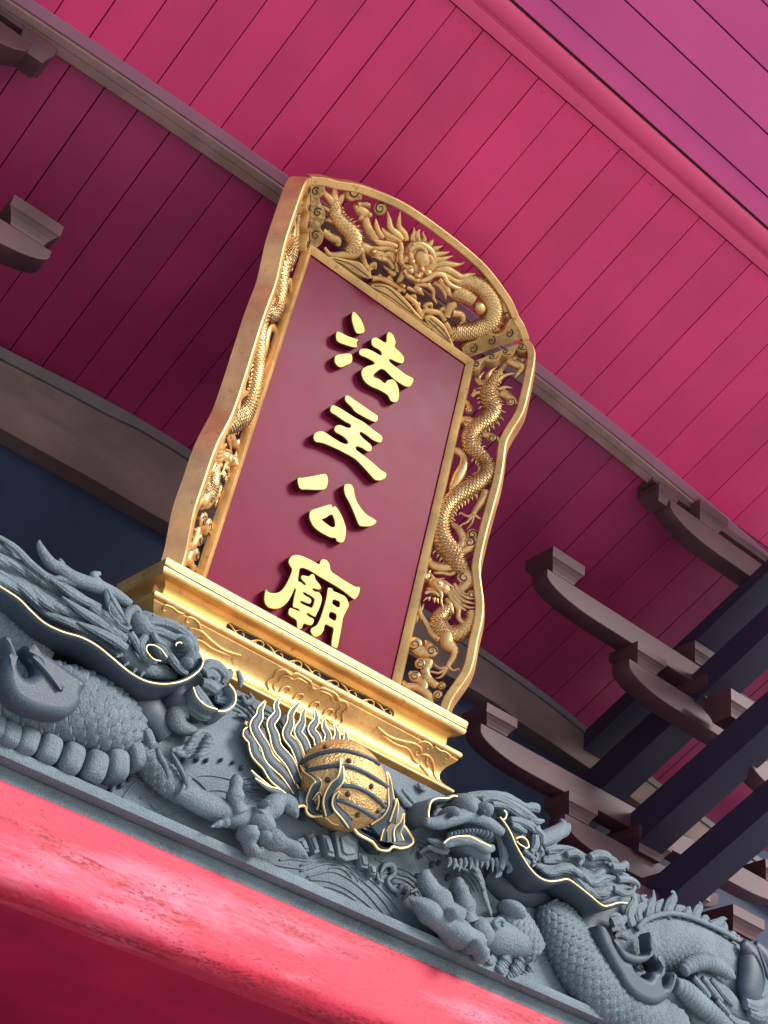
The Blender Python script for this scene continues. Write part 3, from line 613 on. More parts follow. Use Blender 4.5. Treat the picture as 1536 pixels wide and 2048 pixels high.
leg = join(tt(WR,'B',[(950,1440,40),(910,1530,38),(860,1600,30),(830,1650,22)],HB,40,20,.9,scales(.011,.003)), toes(WR,'B',[[(835,1640,18),(780,1660,13),(720,1630,10),(700,1650,3)],[(830,1650,18),(780,1710,13),(720,1740,10),(700,1790,3)],[(835,1650,18),(820,1720,12),(770,1780,3)],[(840,1645,18),(890,1680,11),(915,1675,3)]],HB),
           tt(WR,'C',[(690,1200,66),(690,1280,62),(750,1340,44),(745,1400,30),(715,1450,24),(690,1490,20)],HB,60,24,.9,scales(.011,.0035)), toes(WR,'C',[[(690,1485,18),(630,1500,12),(580,1470,9),(565,1445,3)],[(685,1490,18),(620,1540,13),(540,1530,10),(515,1560,3)],[(690,1495,18),(640,1570,12),(580,1590,3)],[(700,1490,18),(750,1520,12),(790,1500,9),(795,1530,3)]],HB),
           tt(WR,'C',[(620,1250,30),(560,1200,30),(510,1110,24),(460,1040,20),(440,1000,20)],HB,50,20,.9,scales(.010,.003)), toes(WR,'C',[[(440,1000,16),(420,950,12),(410,905,8),(395,890,3)],[(440,1000,16),(445,940,12),(440,900,3)],[(440,1005,16),(470,950,12),(480,915,3)],[(440,1010,14),(410,1060,12),(370,1090,9),(345,1075,3)],[(435,1010,14),(420,1070,10),(395,1100,3)]],HB))
both('leg', leg, 'golda', dr)
head = join(el(WR,'c',480,560,230,150,.030,HB+.006,-25), el(WR,'c',640,640,190,140,.028,HB,-35), el(WR,'c',250,400,120,130,.026,HB+.004,-30), el(WR,'c',380,700,170,85,.022,HB,-15), el(WR,'c',530,540,70,60,.020,HB+.022,0), el(WR,'c',230,410,55,60,.018,HB+.018,0),
    hair(WR,'c',[[(130,330,50),(200,250,40),(270,215,14)],[(300,280,40),(345,225,12)],[(110,330,40),(90,420,26),(170,490,14)],[(320,300,40),(400,420,46),(400,560,46),(520,650,44),(580,760,40),(570,900,26),(610,1020,20),(670,1140,8)],[(540,470,45),(640,480,45),(740,540,40),(850,600,18)],[(470,460,34),(560,415,20),(650,400,8)],[(220,740,40),(330,690,46),(450,720,46),(540,800,30)],[(260,830,36),(230,860,20),(180,900,6)],[(310,820,44),(310,900,10)],[(420,840,44),(430,940,8)],[(480,860,36),(520,960,8)]],HB+.018,24,10),
    hair(WR,'c',[[(700,620,50),(860,800,56),(1020,960,44),(1180,1040,30),(1330,1040,14)],[(720,700,46),(820,880,56),(980,1020,50),(1120,1110,20)],[(800,620,46),(920,760,50),(1080,900,44),(1340,960,16)],[(880,600,46),(1000,740,44),(1160,830,40),(1330,850,14)],[(680,860,50),(760,960,60),(800,1060,50),(840,1180,20)],[(880,960,50),(960,1100,56),(950,1240,56),(1010,1340,52),(1140,1420,44),(1200,1500,34),(1200,1570,12)],[(860,520,44),(960,650,40),(1080,730,26),(1200,760,10)]],HB+.010,30,10))
hd = both('dragon_head', head, 'golda', dr)
cl_, cd = MB(), MB()
for c, x, y, r, sg, s0 in (('B',1165,640,40,1,0),('B',795,715,36,-1,1),('B',775,835,44,1,2),('B',1000,965,42,-1,0),('B',825,1820,52,1,0),('B',800,1890,56,-1,2),('C',505,535,46,1,1),('C',840,690,62,1,0),('C',905,840,40,-1,1),('C',395,1285,66,1,3),('C',550,1345,54,1,0),('C',445,1460,46,-1,2),('C',400,1570,50,1,1),('C',640,1655,36,1,1),('C',605,1740,44,-1,0),('B',1200,262,26,1,0),('B',1270,275,26,-1,0),('C',915,310,50,1,0)):
    swirl(cl_, cd, WR, c, x, y, r, HB+.004, sg, s0)
for c, st in (('B',[(1080,560,46),(1140,590,44),(1200,640,34),(1235,660,8)]),('B',[(700,590,10),(760,640,26),(800,700,30)]),('B',[(660,850,20),(740,810,46),(830,830,46),(900,890,26)]),('B',[(920,930,34),(960,940,36),(1050,970,22),(1065,1030,4)]),('B',[(620,1070,38),(690,1080,40),(740,1130,34),(740,1210,44),(700,1300,56),(650,1400,40),(620,1460,14)]),('B',[(640,1720,20),(710,1790,36),(740,1880,40),(690,1960,50)]),('B',[(860,1860,40),(800,1940,50),(700,1980,40)]),('C',[(480,510,28),(560,580,44),(650,600,46),(740,600,36)]),('C',[(570,650,14),(650,650,18),(720,660,20),(780,620,24)]),('C',[(780,640,40),(850,650,60),(890,720,60),(820,790,50),(800,850,30)]),('C',[(330,1240,40),(420,1330,60),(500,1360,56),(590,1340,44)]),('C',[(490,1250,10),(520,1290,40),(540,1330,40)]),('C',[(430,1430,30),(530,1440,36),(490,1520,44),(520,1600,44),(600,1660,34)]),('C',[(350,1540,30),(430,1590,44),(480,1640,44),(470,1720,34)]),('C',[(290,1620,26),(330,1660,36),(420,1670,40),(520,1740,40),(560,1830,20)]),('B',[(1140,270,40),(1200,300,46),(1270,330,40),(1230,390,22),(1200,430,6)])):
    cl_.addt(tt(WR, c, st, HB, 24, 10, .7))
cb = both('cloud', cl_, 'golda', PP); both('engraved_spiral', cd, 'patina', cb)
# --- top wing
TB = MB()
lb = ploop(WT, 'A', [(219,116),(278,116),(300,148),(292,188),(268,212),(286,250),(302,292),(296,338),(274,368),(292,402),(286,448),(256,478),(222,468)], 0, 70)
rb_ = ploop(WT, 'A', [(1088,1080),(1230,1030),(1374,980),(1366,930),(1345,885),(1318,872),(1300,905),(1275,945),(1240,958),(1205,946),(1160,955),(1130,990),(1085,1005),(1055,1035)], 0, 70)
for lp in (lb, rb_): TB.addt(clip(clip(plate(WT, [lp], -.05, .004, .003), TRC+mn*.001, -mn), TLC+ml*.001, -ml))
tb = mkc('cloud_band', TB, 'gold', plq, True)[0]
dk = MB()
for x, y, r, sg, s0 in ((250,172,26,1,1.4),(262,288,28,1,1.4),(250,412,28,1,1.4),(1113,1035,30,-1,1.9),(1213,990,30,-1,1.9),(1312,950,28,-1,1.9)):
    w = WT.h2(cp('A', (x, y))); dk.addt(spiral(WT, w[0], w[1], r*.3646*.00185, 1.2, s0, sg, .0045, .0034))
mkc('engraved_spiral', dk, 'patina', tb, 2)
pa, ra = trace(WT,'b',[(470,380,50),(450,470,70),(460,580,78),(540,690,88),(640,790,100),(690,890,104),(680,980,96),(620,1060,70)],HB,460)
pb, rb2 = trace(WT,'A',[(1000,720,36),(1060,740,40),(1110,770,34)],HB,120)
pc, rc = trace(WT,'A',[(1010,690,20),(1080,665,36),(1150,690,44),(1205,750,46),(1225,820,50),(1200,890,52),(1140,930,46),(1070,945,44),(1010,945,40),(990,930,20)],HB,520)
tdb = join(scaled(pa, ra, WT.n, 96, .85, scales(.0185,.0075)), scaled(pb, rb2, WT.n, 70, .85, scales(.0175,.007)), scaled(pc, rc, WT.n, 96, .85, scales(.0185,.0075)),
           tt(WT,'b',[(830,600,50),(860,720,56),(930,830,60),(1000,900,40)],HB,80,26,.9,scales(.013,.0035)))
td = mkc('dragon_body', tdb, ['golda', 'patina'], plq, 2)[0]
fn = fins(pa[40:], ra[40:], WT.n, -1, .018, .018, .46); q = fins(pc[120:430], rc[120:430], WT.n, -1, .024, .018, .5); fn = join(fn, q, hair(WT,'b',[[(450,440,60),(440,300,50),(440,220,34),(430,150,6)],[(430,430,60),(350,330,50),(300,260,34),(270,160,6)],[(500,420,50),(540,330,40),(575,280,8)],[(420,520,50),(360,510,34),(290,470,16),(260,480,4)],[(400,650,40),(350,640,26),(320,660,6)],[(590,1050,40),(720,1040,60),(780,1090,40),(790,1180,14)]],HB),
      hair(WT,'A',[[(1200,900,30),(1250,890,24),(1285,900,6)],[(1220,930,24),(1250,930,14),(1270,940,4)]],HB))
mkc('fin', fn, 'golda', td, 2)
lg = join(tt(WT,'b',[(720,470,60),(780,520,80),(840,560,70),(850,620,50)],HB,30,16,.9), toes(WT,'b',[[(740,440,40),(790,430,34),(870,440,40),(890,490,14)],[(720,480,40),(700,460,30),(690,500,6)],[(800,580,40),(770,620,34),(740,640,10)],[(870,560,40),(900,580,40),(920,610,12)]],HB+.01), el(WT,'A',1148,810,40,34,.03,HB+.012,-20),
     tt(WT,'b',[(760,950,50),(850,1000,70),(940,1050,74),(1060,1080,60),(1100,1090,14)],HB,40,16,.9), el(WT,'b',935,1045,45,42,.02,HB+.02))
mkc('leg', lg, 'golda', td, 2)
# head: round face with brows, eyes, cheeks and a beard, ringed by flames
fc = join(el(WT,'a',760,560,290,240,.050,HB,-32), el(WT,'a',800,560,150,120,.030,HB+.036,-32), el(WT,'a',700,700,190,130,.045,HB+.010,-32), el(WT,'a',580,560,70,110,.030,HB+.02,-25), el(WT,'a',860,755,110,70,.030,HB+.020,-28),
    el(WT,'a',665,595,40,45,.018,HB+.066), el(WT,'a',790,692,50,36,.018,HB+.064,-20), el(WT,'a',730,770,60,45,.022,HB+.05), el(WT,'a',640,710,56,50,.022,HB+.05), el(WT,'a',545,900,44,40,.02,HB+.02),
    hair(WT,'a',[[(640,460,34),(700,405,36),(790,410,38),(840,470,34),(850,530,26)],[(850,520,34),(900,540,38),(930,610,36),(900,660,24)],[(670,380,30),(780,370,34),(890,440,36),(950,540,34),(950,640,26)],[(640,460,24),(655,540,30),(690,640,20)],[(560,700,34),(610,770,36),(700,820,34),(760,850,24)],[(760,850,30),(860,820,36),(960,760,38),(1060,770,38),(1120,870,36),(1200,920,30),(1300,940,10)],[(600,690,26),(610,650,26),(660,680,24),(690,740,16)],[(520,350,24),(530,430,34),(520,520,38),(540,620,36),(620,690,26)]],HB+.052,30,10,.9))
mk('dragon_head', join(fc), 'golda', td, 2)
fl = hair(WT,'a',[[(690,380,44),(670,300,40),(690,220,24),(690,150,4)],[(740,360,44),(735,280,44),(740,220,30),(770,180,10)],[(810,370,38),(825,300,30),(805,240,18),(820,200,4)],[(880,400,44),(910,350,34),(950,300,4)],[(920,440,44),(980,420,34),(1070,390,4)],[(960,500,42),(1040,490,34),(1110,480,20),(1150,460,4)],[(970,570,42),(1060,560,36),(1130,540,20),(1195,520,4)],[(950,650,40),(1060,620,46),(1180,630,40),(1270,630,24),(1350,600,4)],[(960,720,44),(1090,690,54),(1200,740,50),(1300,790,44),(1400,760,28),(1500,750,4)],
    [(1040,740,44),(1130,800,50),(1230,850,44),(1330,830,30),(1440,800,6)],[(1000,820,40),(1080,900,46),(1140,1000,40),(1210,1070,8)],[(940,860,36),(1030,920,40),(1080,1000,34),(1100,1090,6)],[(850,880,40),(930,960,32),(940,1060,24),(990,1140,4)],[(690,910,40),(760,970,44),(820,1030,4)],[(700,900,40),(800,880,44),(930,930,24),(960,950,6)],[(560,900,40),(500,960,40),(470,1030,4)],[(600,920,30),(700,970,24),(760,1010,4)],
    [(590,330,44),(570,240,44),(500,150,40),(500,60,30),(520,-60,4)],[(540,320,46),(480,250,54),(390,170,50),(370,60,36),(350,-60,4)],[(530,340,44),(420,290,48),(320,230,40),(280,160,8)],[(300,290,34),(240,220,40),(210,130,34),(200,40,6)],[(470,410,44),(370,370,46),(240,350,42),(150,290,6)],[(460,480,40),(370,420,40),(250,430,36),(150,400,6)],[(440,590,44),(380,500,46),(290,520,30),(140,540,6)],[(430,680,44),(360,580,40),(250,550,34),(150,520,6)],[(480,600,36),(490,500,30),(490,420,6)],[(480,720,44),(470,640,30),(440,560,6)],[(450,760,44),(380,720,36),(300,650,4)],[(520,350,30),(450,320,40),(350,290,30),(280,180,6)],
    [(560,640,40),(540,760,44),(500,840,40),(470,860,14)]],HB+.012,26,10,.85)
mkc('mane', fl, 'golda', td, 2)
# waves along the bottom of the top wing and curls
wv, wd_ = MB(), MB()
for lp in ([(310,535),(345,530),(420,545),(490,560),(520,590),(545,620),(560,650),(480,640),(390,580)], [(545,690),(590,678),(650,688),(700,720),(750,770),(800,830),(850,890),(900,930),(800,875),(690,795),(600,730)], [(845,865),(880,850),(930,880),(965,920),(990,975),(1010,1030),(960,985),(890,935)]):
    wv.addt(plate(WT, [ploop(WT,'A',lp,-.004)], -.045, .004, .006, 3))
crest = hair(WT,'A',[[(300,480,8),(330,520,16),(400,520,20),(470,520,22),(500,490,20),(510,520,14),(520,570,16),(545,600,12),(570,590,4)],[(420,530,10),(470,500,14),(500,490,10)],[(540,640,18),(545,590,12),(575,570,14),(580,600,4)],[(560,650,18),(600,650,14),(640,660,16),(690,690,14),(740,720,12)],[(600,660,8),(600,635,12),(625,655,4)],[(640,670,8),(655,645,12),(680,680,4)],[(740,740,16),(770,760,14),(800,790,14),(830,850,16)],[(760,760,8),(790,745,12),(800,775,4)],[(780,790,8),(815,790,12),(810,815,4)],[(830,870,18),(840,830,14),(880,830,18),(930,840,14),(960,880,12)],[(870,830,8),(850,800,12),(880,790,12),(890,815,4)],[(930,850,8),(945,815,12),(970,835,10),(960,860,4)],[(960,890,14),(985,930,14),(1000,990,14)],[(970,860,22),(985,810,26),(1015,790,24)],[(1000,840,22),(1050,850,18),(1060,880,14),(1040,900,4)],[(290,390,20),(330,420,22),(370,440,22),(375,470,14)]],HB+.012,26,10,.8)
for x, y, r in ((1000,795,24),(345,430,20),(315,395,16),(466,178,42),(605,265,36),(1200,690,26),(1250,765,26),(1215,660,18),(1300,850,18)): swirl(wv, wd_, WT, 'A', x, y, r, HB+.006, 1, 1.5)
wv = join(wv, crest, hair(WT,'A',[[(1170,650,20),(1210,700,26),(1260,760,28),(1300,830,24),(1330,880,16)],[(520,480,20),(560,500,26),(600,500,16)],[(420,170,10),(440,200,26),(500,200,20)]],HB))
wv_o = mkc('wave_crest', wv, 'gold', plq, True)[0]; mkc('engraved_spiral', wd_, 'patina', wv_o, 2)
for lp in ([(330,545),(400,575),(470,625),(540,655)],[(350,540),(440,570),(500,610),(540,640)],[(560,700),(650,745),(750,820),(850,890)],[(570,690),(640,700),(720,770),(790,840)],[(870,880),(930,940),(990,1000)],[(880,870),(940,920),(985,980)]):
    p = np.array([WT.hit(cp('A', q), .006) for q in lp]); wd_ = tube(cat(p, 30), .0022, WT.n, 6); mk('engraved_line', wd_, 'patina', wv_o, 2)
# ---------------------------------------------------------------- carved stone lintel and the red beam below it
lin = thing('stone_lintel', LIN.at(.3, -1.08, -.1), 'blue grey carved stone lintel with two dragons and a flaming pearl', 'lintel')
LX = (-2.1, 3.3)
slab = mk('slab', bevbox(LIN.o, LIN.u, LIN.v, LIN.n, LX, (-1.043, -.478), (-.38, 0), .006), 'stone', lin)
mk('bottom_ledge', bevbox(LIN.o, LIN.u, LIN.v, LIN.n, LX, (-1.0425, -1.0105), (-.02, .055), .004), 'stone', lin)
mk('lower_fillet', bevbox(LIN.o, LIN.u, LIN.v, LIN.n, LX, (-1.088, -1.0435), (-.38, .004), .003), 'stone', lin)
# red painted beam with rounded lower arris
rb_prof = [(-.10, -1.0885), (.010, -1.0885), (.014, -1.092), (.015, -1.10), (.0152, -1.285)]+[(-.045+.060*math.cos(a), -1.300+.062*math.sin(a)) for a in np.linspace(0, -math.pi/2, 9)]+[(-.10, -1.3622)]
n_ = 120; us = np.linspace(-2.1, 3.3, n_); m_ = len(rb_prof)
v = np.array([LIN.at(u, b, h) for u in us for h, b in rb_prof]); f = [(i*m_+j, (i+1)*m_+j, (i+1)*m_+(j+1) % m_, i*m_+(j+1) % m_) for i in range(n_-1) for j in range(m_)]
f += [tuple(range(m_)), tuple(range((n_-1)*m_, n_*m_))[::-1]]
rbeam = tag(mk('painted_beam', (v, [q[::-1] for q in f]), 'redbeam', None), 'weathered pink red painted beam under the stone lintel', 'beam')
mk('soffit_board', bevbox(LIN.o, LIN.u, LIN.v, LIN.n, (-2.1, 3.3), (-1.358, -1.30), (-1.95, -.101), .004), 'maroon', rbeam)  # underside as its own board, its shade painted in as darker red
# ---------------------------------------------------------------- carving on the lintel
def wall(fr, c, pts, hf, hb, th=.012, n=90, hfs=None):
    """ribbon standing out of the slab: front edge along pts at height hf, its sides running back to hb"""
    p, r = trace(fr, c, [(*q[:2], 1) for q in pts], hf, n); T = np.gradient(p, axis=0); T /= np.linalg.norm(T, axis=1)[:, None]
    a = np.cross(T, fr.n); a /= np.linalg.norm(a, axis=1)[:, None]; k = np.linspace(0, 1, n); tp = np.minimum(1, np.minimum(k, 1-k)*10+.25)[:, None]
    D = (hf-hb); sec = [(-.35, 0), (.35, 0), (.5, -.10*D), (.62, -.5*D), (.9, -D), (-.9, -D), (-.62, -.5*D), (-.5, -.10*D)]; m = len(sec)
    v = np.stack([p+a*th*x*tp+fr.n*y for x, y in sec], 1).reshape(-1, 3); f = [(i*m+j, i*m+(j+1) % m, (i+1)*m+(j+1) % m, (i+1)*m+j) for i in range(n-1) for j in range(m)]
    f += [tuple(range(m))[::-1], tuple((n-1)*m+j for j in range(m))]; return v, f
def gline(fr, c, pts, h, r=4, n=60): return tt(fr, c, [(*q[:2], r) for q in pts], h, n, 8)
def bundle(fr, c, up, lo, n, r, h, wob=10, ns=8, m=60, h1=None):
    """locks of hair filling the strip between two curves"""
    out = MB(); U = cat([(*q, 0) for q in up], 40)[:, :2]; Lw = cat([(*q, 0) for q in lo], 40)[:, :2]
    for i in range(n):
        t = (i+.5)/n; q = U*(1-t)+Lw*t; s = np.linspace(0, 1, 40); w = wob*np.sin(s*7+i*.5+random.random()*1.2); d = np.gradient(q, axis=0); d /= np.linalg.norm(d, axis=1)[:, None]
        q = q+np.stack([-d[:, 1], d[:, 0]], 1)*w[:, None]; k0 = random.randint(0, 2); k1 = 40-random.randint(0, 3)
        rr = r*(.85+.35*random.random())*np.interp(s, [0, .12, .8, 1], [.75, 1, .9, .25]); hh = h+(0 if h1 is None else (h1-h)*t)+.006*random.random()
        out.addt(tt(fr, c, [(*q[j], rr[j], hh+.012*math.sin(j*.35+i)) for j in range(k0, k1, 3)], hh, m, 30, .75, grooves(8, .26, i)))
    return out
def stone(name, mb, par=None, m='stone', sm=2, label=None): return mkc(name, mb if isinstance(mb, MB) else MB().addt(mb), m, par or lin, sm, label)[0]
F = LIN
def hair(fr, c, strands, h=0., n=26, ns=8, flat=.8):
    m = MB()
    for i, st in enumerate(strands):
        big = max(q[2] for q in st)*CR[c][2] > 5; m.addt(tt(fr, c, st, h, n, 30 if big else 10, flat, grooves(8, .24, i) if big else None))
    return m
def toes(fr, c, lst, h, n=60):
    """digits with knuckles, wrinkles and a pointed nail"""
    m = MB()
    for i, st in enumerate(lst):
        p, r = trace(fr, c, st, h, n); s = np.linspace(0, 1, n); r = r*(1+.13*np.cos(s*2*pi*2.3+i)); L = np.linalg.norm(np.diff(p, axis=0), axis=1).sum()
        m.addt(tube(p, r, fr.n, 26, 1., lambda s_, t, rr: rr*(.07*np.abs(np.sin(s_*pi/.011))*(s_ < L*.8)+.05*np.sin(3*t+i))))
        e = p[int(n*.80)]; d = nrm(p[-1]-p[int(n*.80)]); q = cat([e-d*.006, e+d*.012+fr.n*.006, p[-1]], 12); m.addt(tube(q, np.linspace(r[int(n*.8)]*1.0, .0006, 12), fr.n, 14))
    return m
# ---- left dragon
ldb = join(tt(F,'I',[(-200,960,210),(-50,1010,235),(120,1060,245),(320,1110,250),(520,1165,245),(690,1245,215),(810,1320,160),(885,1380,80)],.015,420,170,.86,scales(.052,.019)))
ld = stone('dragon_body', ldb, None, 'stone', True, 'left stone dragon: coiled scaly body with ribbed belly')
stone('dragon_body', tt(F,'I',[(-160,500,110),(-40,610,130),(80,690,130),(200,760,110),(300,850,60)],.03,200,110,.6,scales(.036,.012)), ld, 'stone', True)
bel = MB()
for x, y, a, b, rot in ((-70,1250,80,95,10),(30,1300,78,98,5),(145,1340,78,104,0),(285,1390,80,112,-3),(430,1450,80,120,-3),(580,1500,82,122,0),(722,1490,78,118,14),(838,1430,60,105,30),(905,1330,42,90,38)):
    bel.addt(sel(F,'I',x,y+30,a*1.0,b*.92,.058,.026,rot,.62))
for q in bel.pc: mk('belly_plate', q[:2], 'stone', ld, 2)
stone('fire_cloud', join(plate(F,[ploop(F,'I',[(18,880),(40,800),(70,775),(100,830),(112,900),(150,950),(205,930),(212,880),(190,820),(148,762),(165,738),(250,778),(350,842),(430,900),(500,945),(543,1000),(510,1055),(512,1110),(470,1168),(400,1202),(290,1192),(160,1152),(60,1080),(12,970)],.145,150)],.08,.166,.026,6), plate(F,[ploop(F,'I',[(200,800),(260,850),(330,930),(400,1030),(350,990),(270,900)],.17,60)],.15,.180,.010,4), plate(F,[ploop(F,'I',[(20,690),(50,700),(85,760),(100,820),(70,850),(50,790)],.15,50)],.10,.165,.012,4)), ld, 'stoned', True)
random.seed(7)
# mane, horn, ear
mane = bundle(F,'I',[(-140,-10),(0,85),(120,160),(300,290),(500,425),(700,555),(810,640)],[(-140,255),(0,320),(150,410),(290,545),(450,620),(600,690),(740,790),(850,860)],13,26,.085,12,9,80)
mane = join(mane, hair(F,'I',[[(820,640,26),(700,570,34),(600,500,26),(530,415,5)],[(810,700,26),(680,620,36),(520,520,28),(395,425,5)],[(810,760,26),(720,700,34),(600,640,26),(495,590,5)],[(640,500,26),(480,420,30),(380,350,20),(300,300,4)],[(300,300,20),(190,210,26),(90,110,22),(-60,10,10)]],.115,50,10,.7))
stone('mane', mane, ld)
stone('horn', join(tt(F,'I',[(830,480,36),(740,420,46),(640,370,50),(540,335,50),(450,300,52),(385,250,46),(330,220,42),(290,170,36),(258,110,26),(250,66,8)],.10,80,18,.9), tt(F,'I',[(650,370,40),(610,320,34),(600,290,28),(640,278,14)],.10,24,14,.9), tt(F,'I',[(400,270,34),(395,220,24),(380,185,10)],.10,20,12,.9), tt(F,'I',[(480,330,40),(380,315,26),(300,310,8)],.10,20,12,.8)), ld)
stone('ear', join(tt(F,'I',[(688,366,5),(695,420,34),(730,500,48),(790,590,34),(840,630,12)],.12,40,16,.5), gline(F,'I',[(690,380),(740,480),(820,600)],.145,8), gline(F,'I',[(710,440),(700,520),(760,600)],.14,7), tt(F,'I',[(800,610,30),(820,530,32),(870,505,28),(890,540,20),(865,560,12)],.12,40,12,.8)), ld)
# head
hd_ = join(el(F,'I',960,700,215,150,.075,.05,-22), el(F,'I',1130,760,150,120,.075,.06,-25), el(F,'I',1190,850,80,100,.06,.08,-20), el(F,'I',880,620,110,80,.05,.09,-30), el(F,'I',1165,740,62,52,.045,.115), el(F,'I',1185,860,48,44,.035,.12), el(F,'I',1010,790,70,45,.04,.105,-25),
   tt(F,'I',[(790,660,60),(775,740,66),(830,830,62),(920,885,60),(1020,910,55),(1120,935,36)],.075,60,16,.9),
   hair(F,'I',[[(880,600,26),(960,590,34),(1060,600,36),(1150,640,34),(1220,700,30),(1250,790,22),(1235,860,12)],[(940,640,26),(1010,650,30),(1090,680,30),(1140,700,20)],[(1100,690,22),(1180,690,26),(1225,750,22),(1215,820,14)],[(930,680,24),(900,740,26),(930,820,24),(1000,850,16)],[(1060,760,22),(1100,830,28),(1160,900,26),(1200,920,14)],[(830,660,26),(870,720,24),(900,790,16)],[(960,610,26),(1000,700,22),(1060,740,12)]],.12,40,12,.9),
   hair(F,'I',[[(920,600,20),(930,575,16),(915,545,4)],[(980,600,20),(990,570,16),(975,540,4)],[(1040,610,20),(1060,580,16),(1040,555,4)],[(1090,620,20),(1110,600,16),(1100,570,4)],[(1150,650,20),(1170,625,16),(1160,595,4)],[(1190,680,20),(1215,660,16),(1210,625,4)],[(1225,730,18),(1250,710,14),(1245,670,4)],[(1245,780,18),(1265,770,14),(1265,735,4)]],.125,16,8),
   hair(F,'I',[[(760,700,14),(745,690,8),(735,680,3)],[(760,750,14),(740,750,8),(728,748,3)],[(780,800,14),(755,810,8),(740,815,3)],[(820,850,14),(800,865,8),(785,880,3)],[(870,890,14),(855,910,8),(845,930,3)],[(920,910,14),(905,930,8),(900,950,3)]],.11,10,6))
hd_o = stone('dragon_head', hd_, ld)
mk('eye', el(F,'I',1000,790,46,26,.02,.143,-30), 'stoned', ld, 2); mk('eye', el(F,'I',1160,738,30,24,.02,.148), 'stoned', ld, 2)
mk('gold_eye_line', gline(F,'I',[(1068,815),(1030,765),(985,738),(945,738),(936,765),(955,800),(990,830),(1030,838)],.15,5,70), 'goldl', ld, 2)
mk('gold_eye_line', gline(F,'I',[(1125,742),(1130,725),(1155,720),(1165,728)],.163,5,20), 'goldl', ld, 2)
WKL = [(-120,285),(0,362),(120,442),(200,522),(290,600),(400,652),(520,688),(620,742),(720,822),(830,912),(940,970),(1060,986),(1180,962),(1270,902),(1300,845),(1290,812)]
wk = mk('whisker', wall(F,'I',WKL,.150,.0,.018,160), 'stoned', ld, 2); mk('gold_edge', gline(F,'I',WKL,.152,6,160), 'goldl', wk, 2)
stone('lip', join(wall(F,'I',[(1235,1005),(1262,1072),(1320,1125),(1392,1150)],.10,.0,.02,30), wall(F,'I',[(1392,1160),(1450,1155),(1500,1110),(1502,1040),(1465,985)],.09,.0,.018,30), hair(F,'I',[[(1290,900,26),(1335,868,40),(1395,885,42),(1440,940,34),(1425,985,12)],[(1310,930,30),(1350,920,34),(1385,950,28),(1370,985,10)],[(1290,980,34),(1345,1000,44),(1395,1045,36),(1385,1100,12)],[(1240,1010,36),(1280,1080,46),(1335,1140,36),(1390,1170,10)],[(1210,1060,40),(1230,1130,50),(1300,1180,44),(1350,1200,14)],[(1380,1080,26),(1440,1090,30),(1470,1060,12)]],.05,40), tt(F,'I',[(1180,1130,60),(1130,1200,80),(1160,1260,60),(1250,1290,30)],.03,30,14,.8)), ld)
mk('gold_edge', gline(F,'I',[(1235,1005),(1262,1072),(1320,1125),(1392,1150)],.102,6), 'goldl', ld, 2); mk('gold_edge', gline(F,'I',[(1392,1160),(1450,1155),(1500,1110),(1502,1040),(1465,985)],.092,7), 'goldl', ld, 2)
stone('neck', join(tt(F,'I',[(700,980,90),(850,1080,130),(980,1200,130),(1060,1330,90)],-.01,60,20,.7), el(F,'I',1120,1090,100,90,.05,.02)), ld, 'stoned')
# fore leg and claw
stone('leg', join(tt(F,'J',[(300,360,70),(380,470,84),(480,570,88),(600,650,84)],.035,150,90,.8,scales(.034,.012)), tt(F,'J',[(560,630,80),(700,715,82),(850,780,84),(980,820,92),(1080,850,86),(1140,860,50)],.055,90,26,.85)), ld)
stone('claw', join(toes(F,'J',[[(960,790,46),(930,710,52),(930,630,48),(940,560,30),(950,548,8)],[(1080,830,74),(1150,760,66),(1215,710,62),(1275,740,52),(1315,800,26),(1320,825,6)],[(1080,900,66),(1180,960,62),(1280,1005,50),(1350,1045,36),(1395,1078,8)],[(1010,880,74),(1015,950,64),(1025,1005,46),(1070,1035,28),(1112,1022,6)],[(880,840,34),(830,855,24),(770,878,5)]],.085,30), el(F,'J',1080,870,110,90,.06,.07,-25), el(F,'J',1110,730,30,26,.03,.11), el(F,'J',1090,950,60,50,.05,.08)), ld)
stone('fire_cloud', join(tt(F,'J',[(430,370,18),(450,430,26),(480,480,24),(495,530,16),(500,565,5)],.10,24,12,.7), tt(F,'J',[(520,400,10),(560,470,20),(600,550,22),(620,610,14),(612,640,4)],.085,30,12,.7)), ld, 'stoned')
random.seed(3)
stone('beard_tuft', bundle(F,'J',[(515,375),(590,360),(660,300),(720,255),(790,300)],[(530,400),(600,420),(680,425),(760,400),(800,350)],7,16,.06,6,8,40), ld)
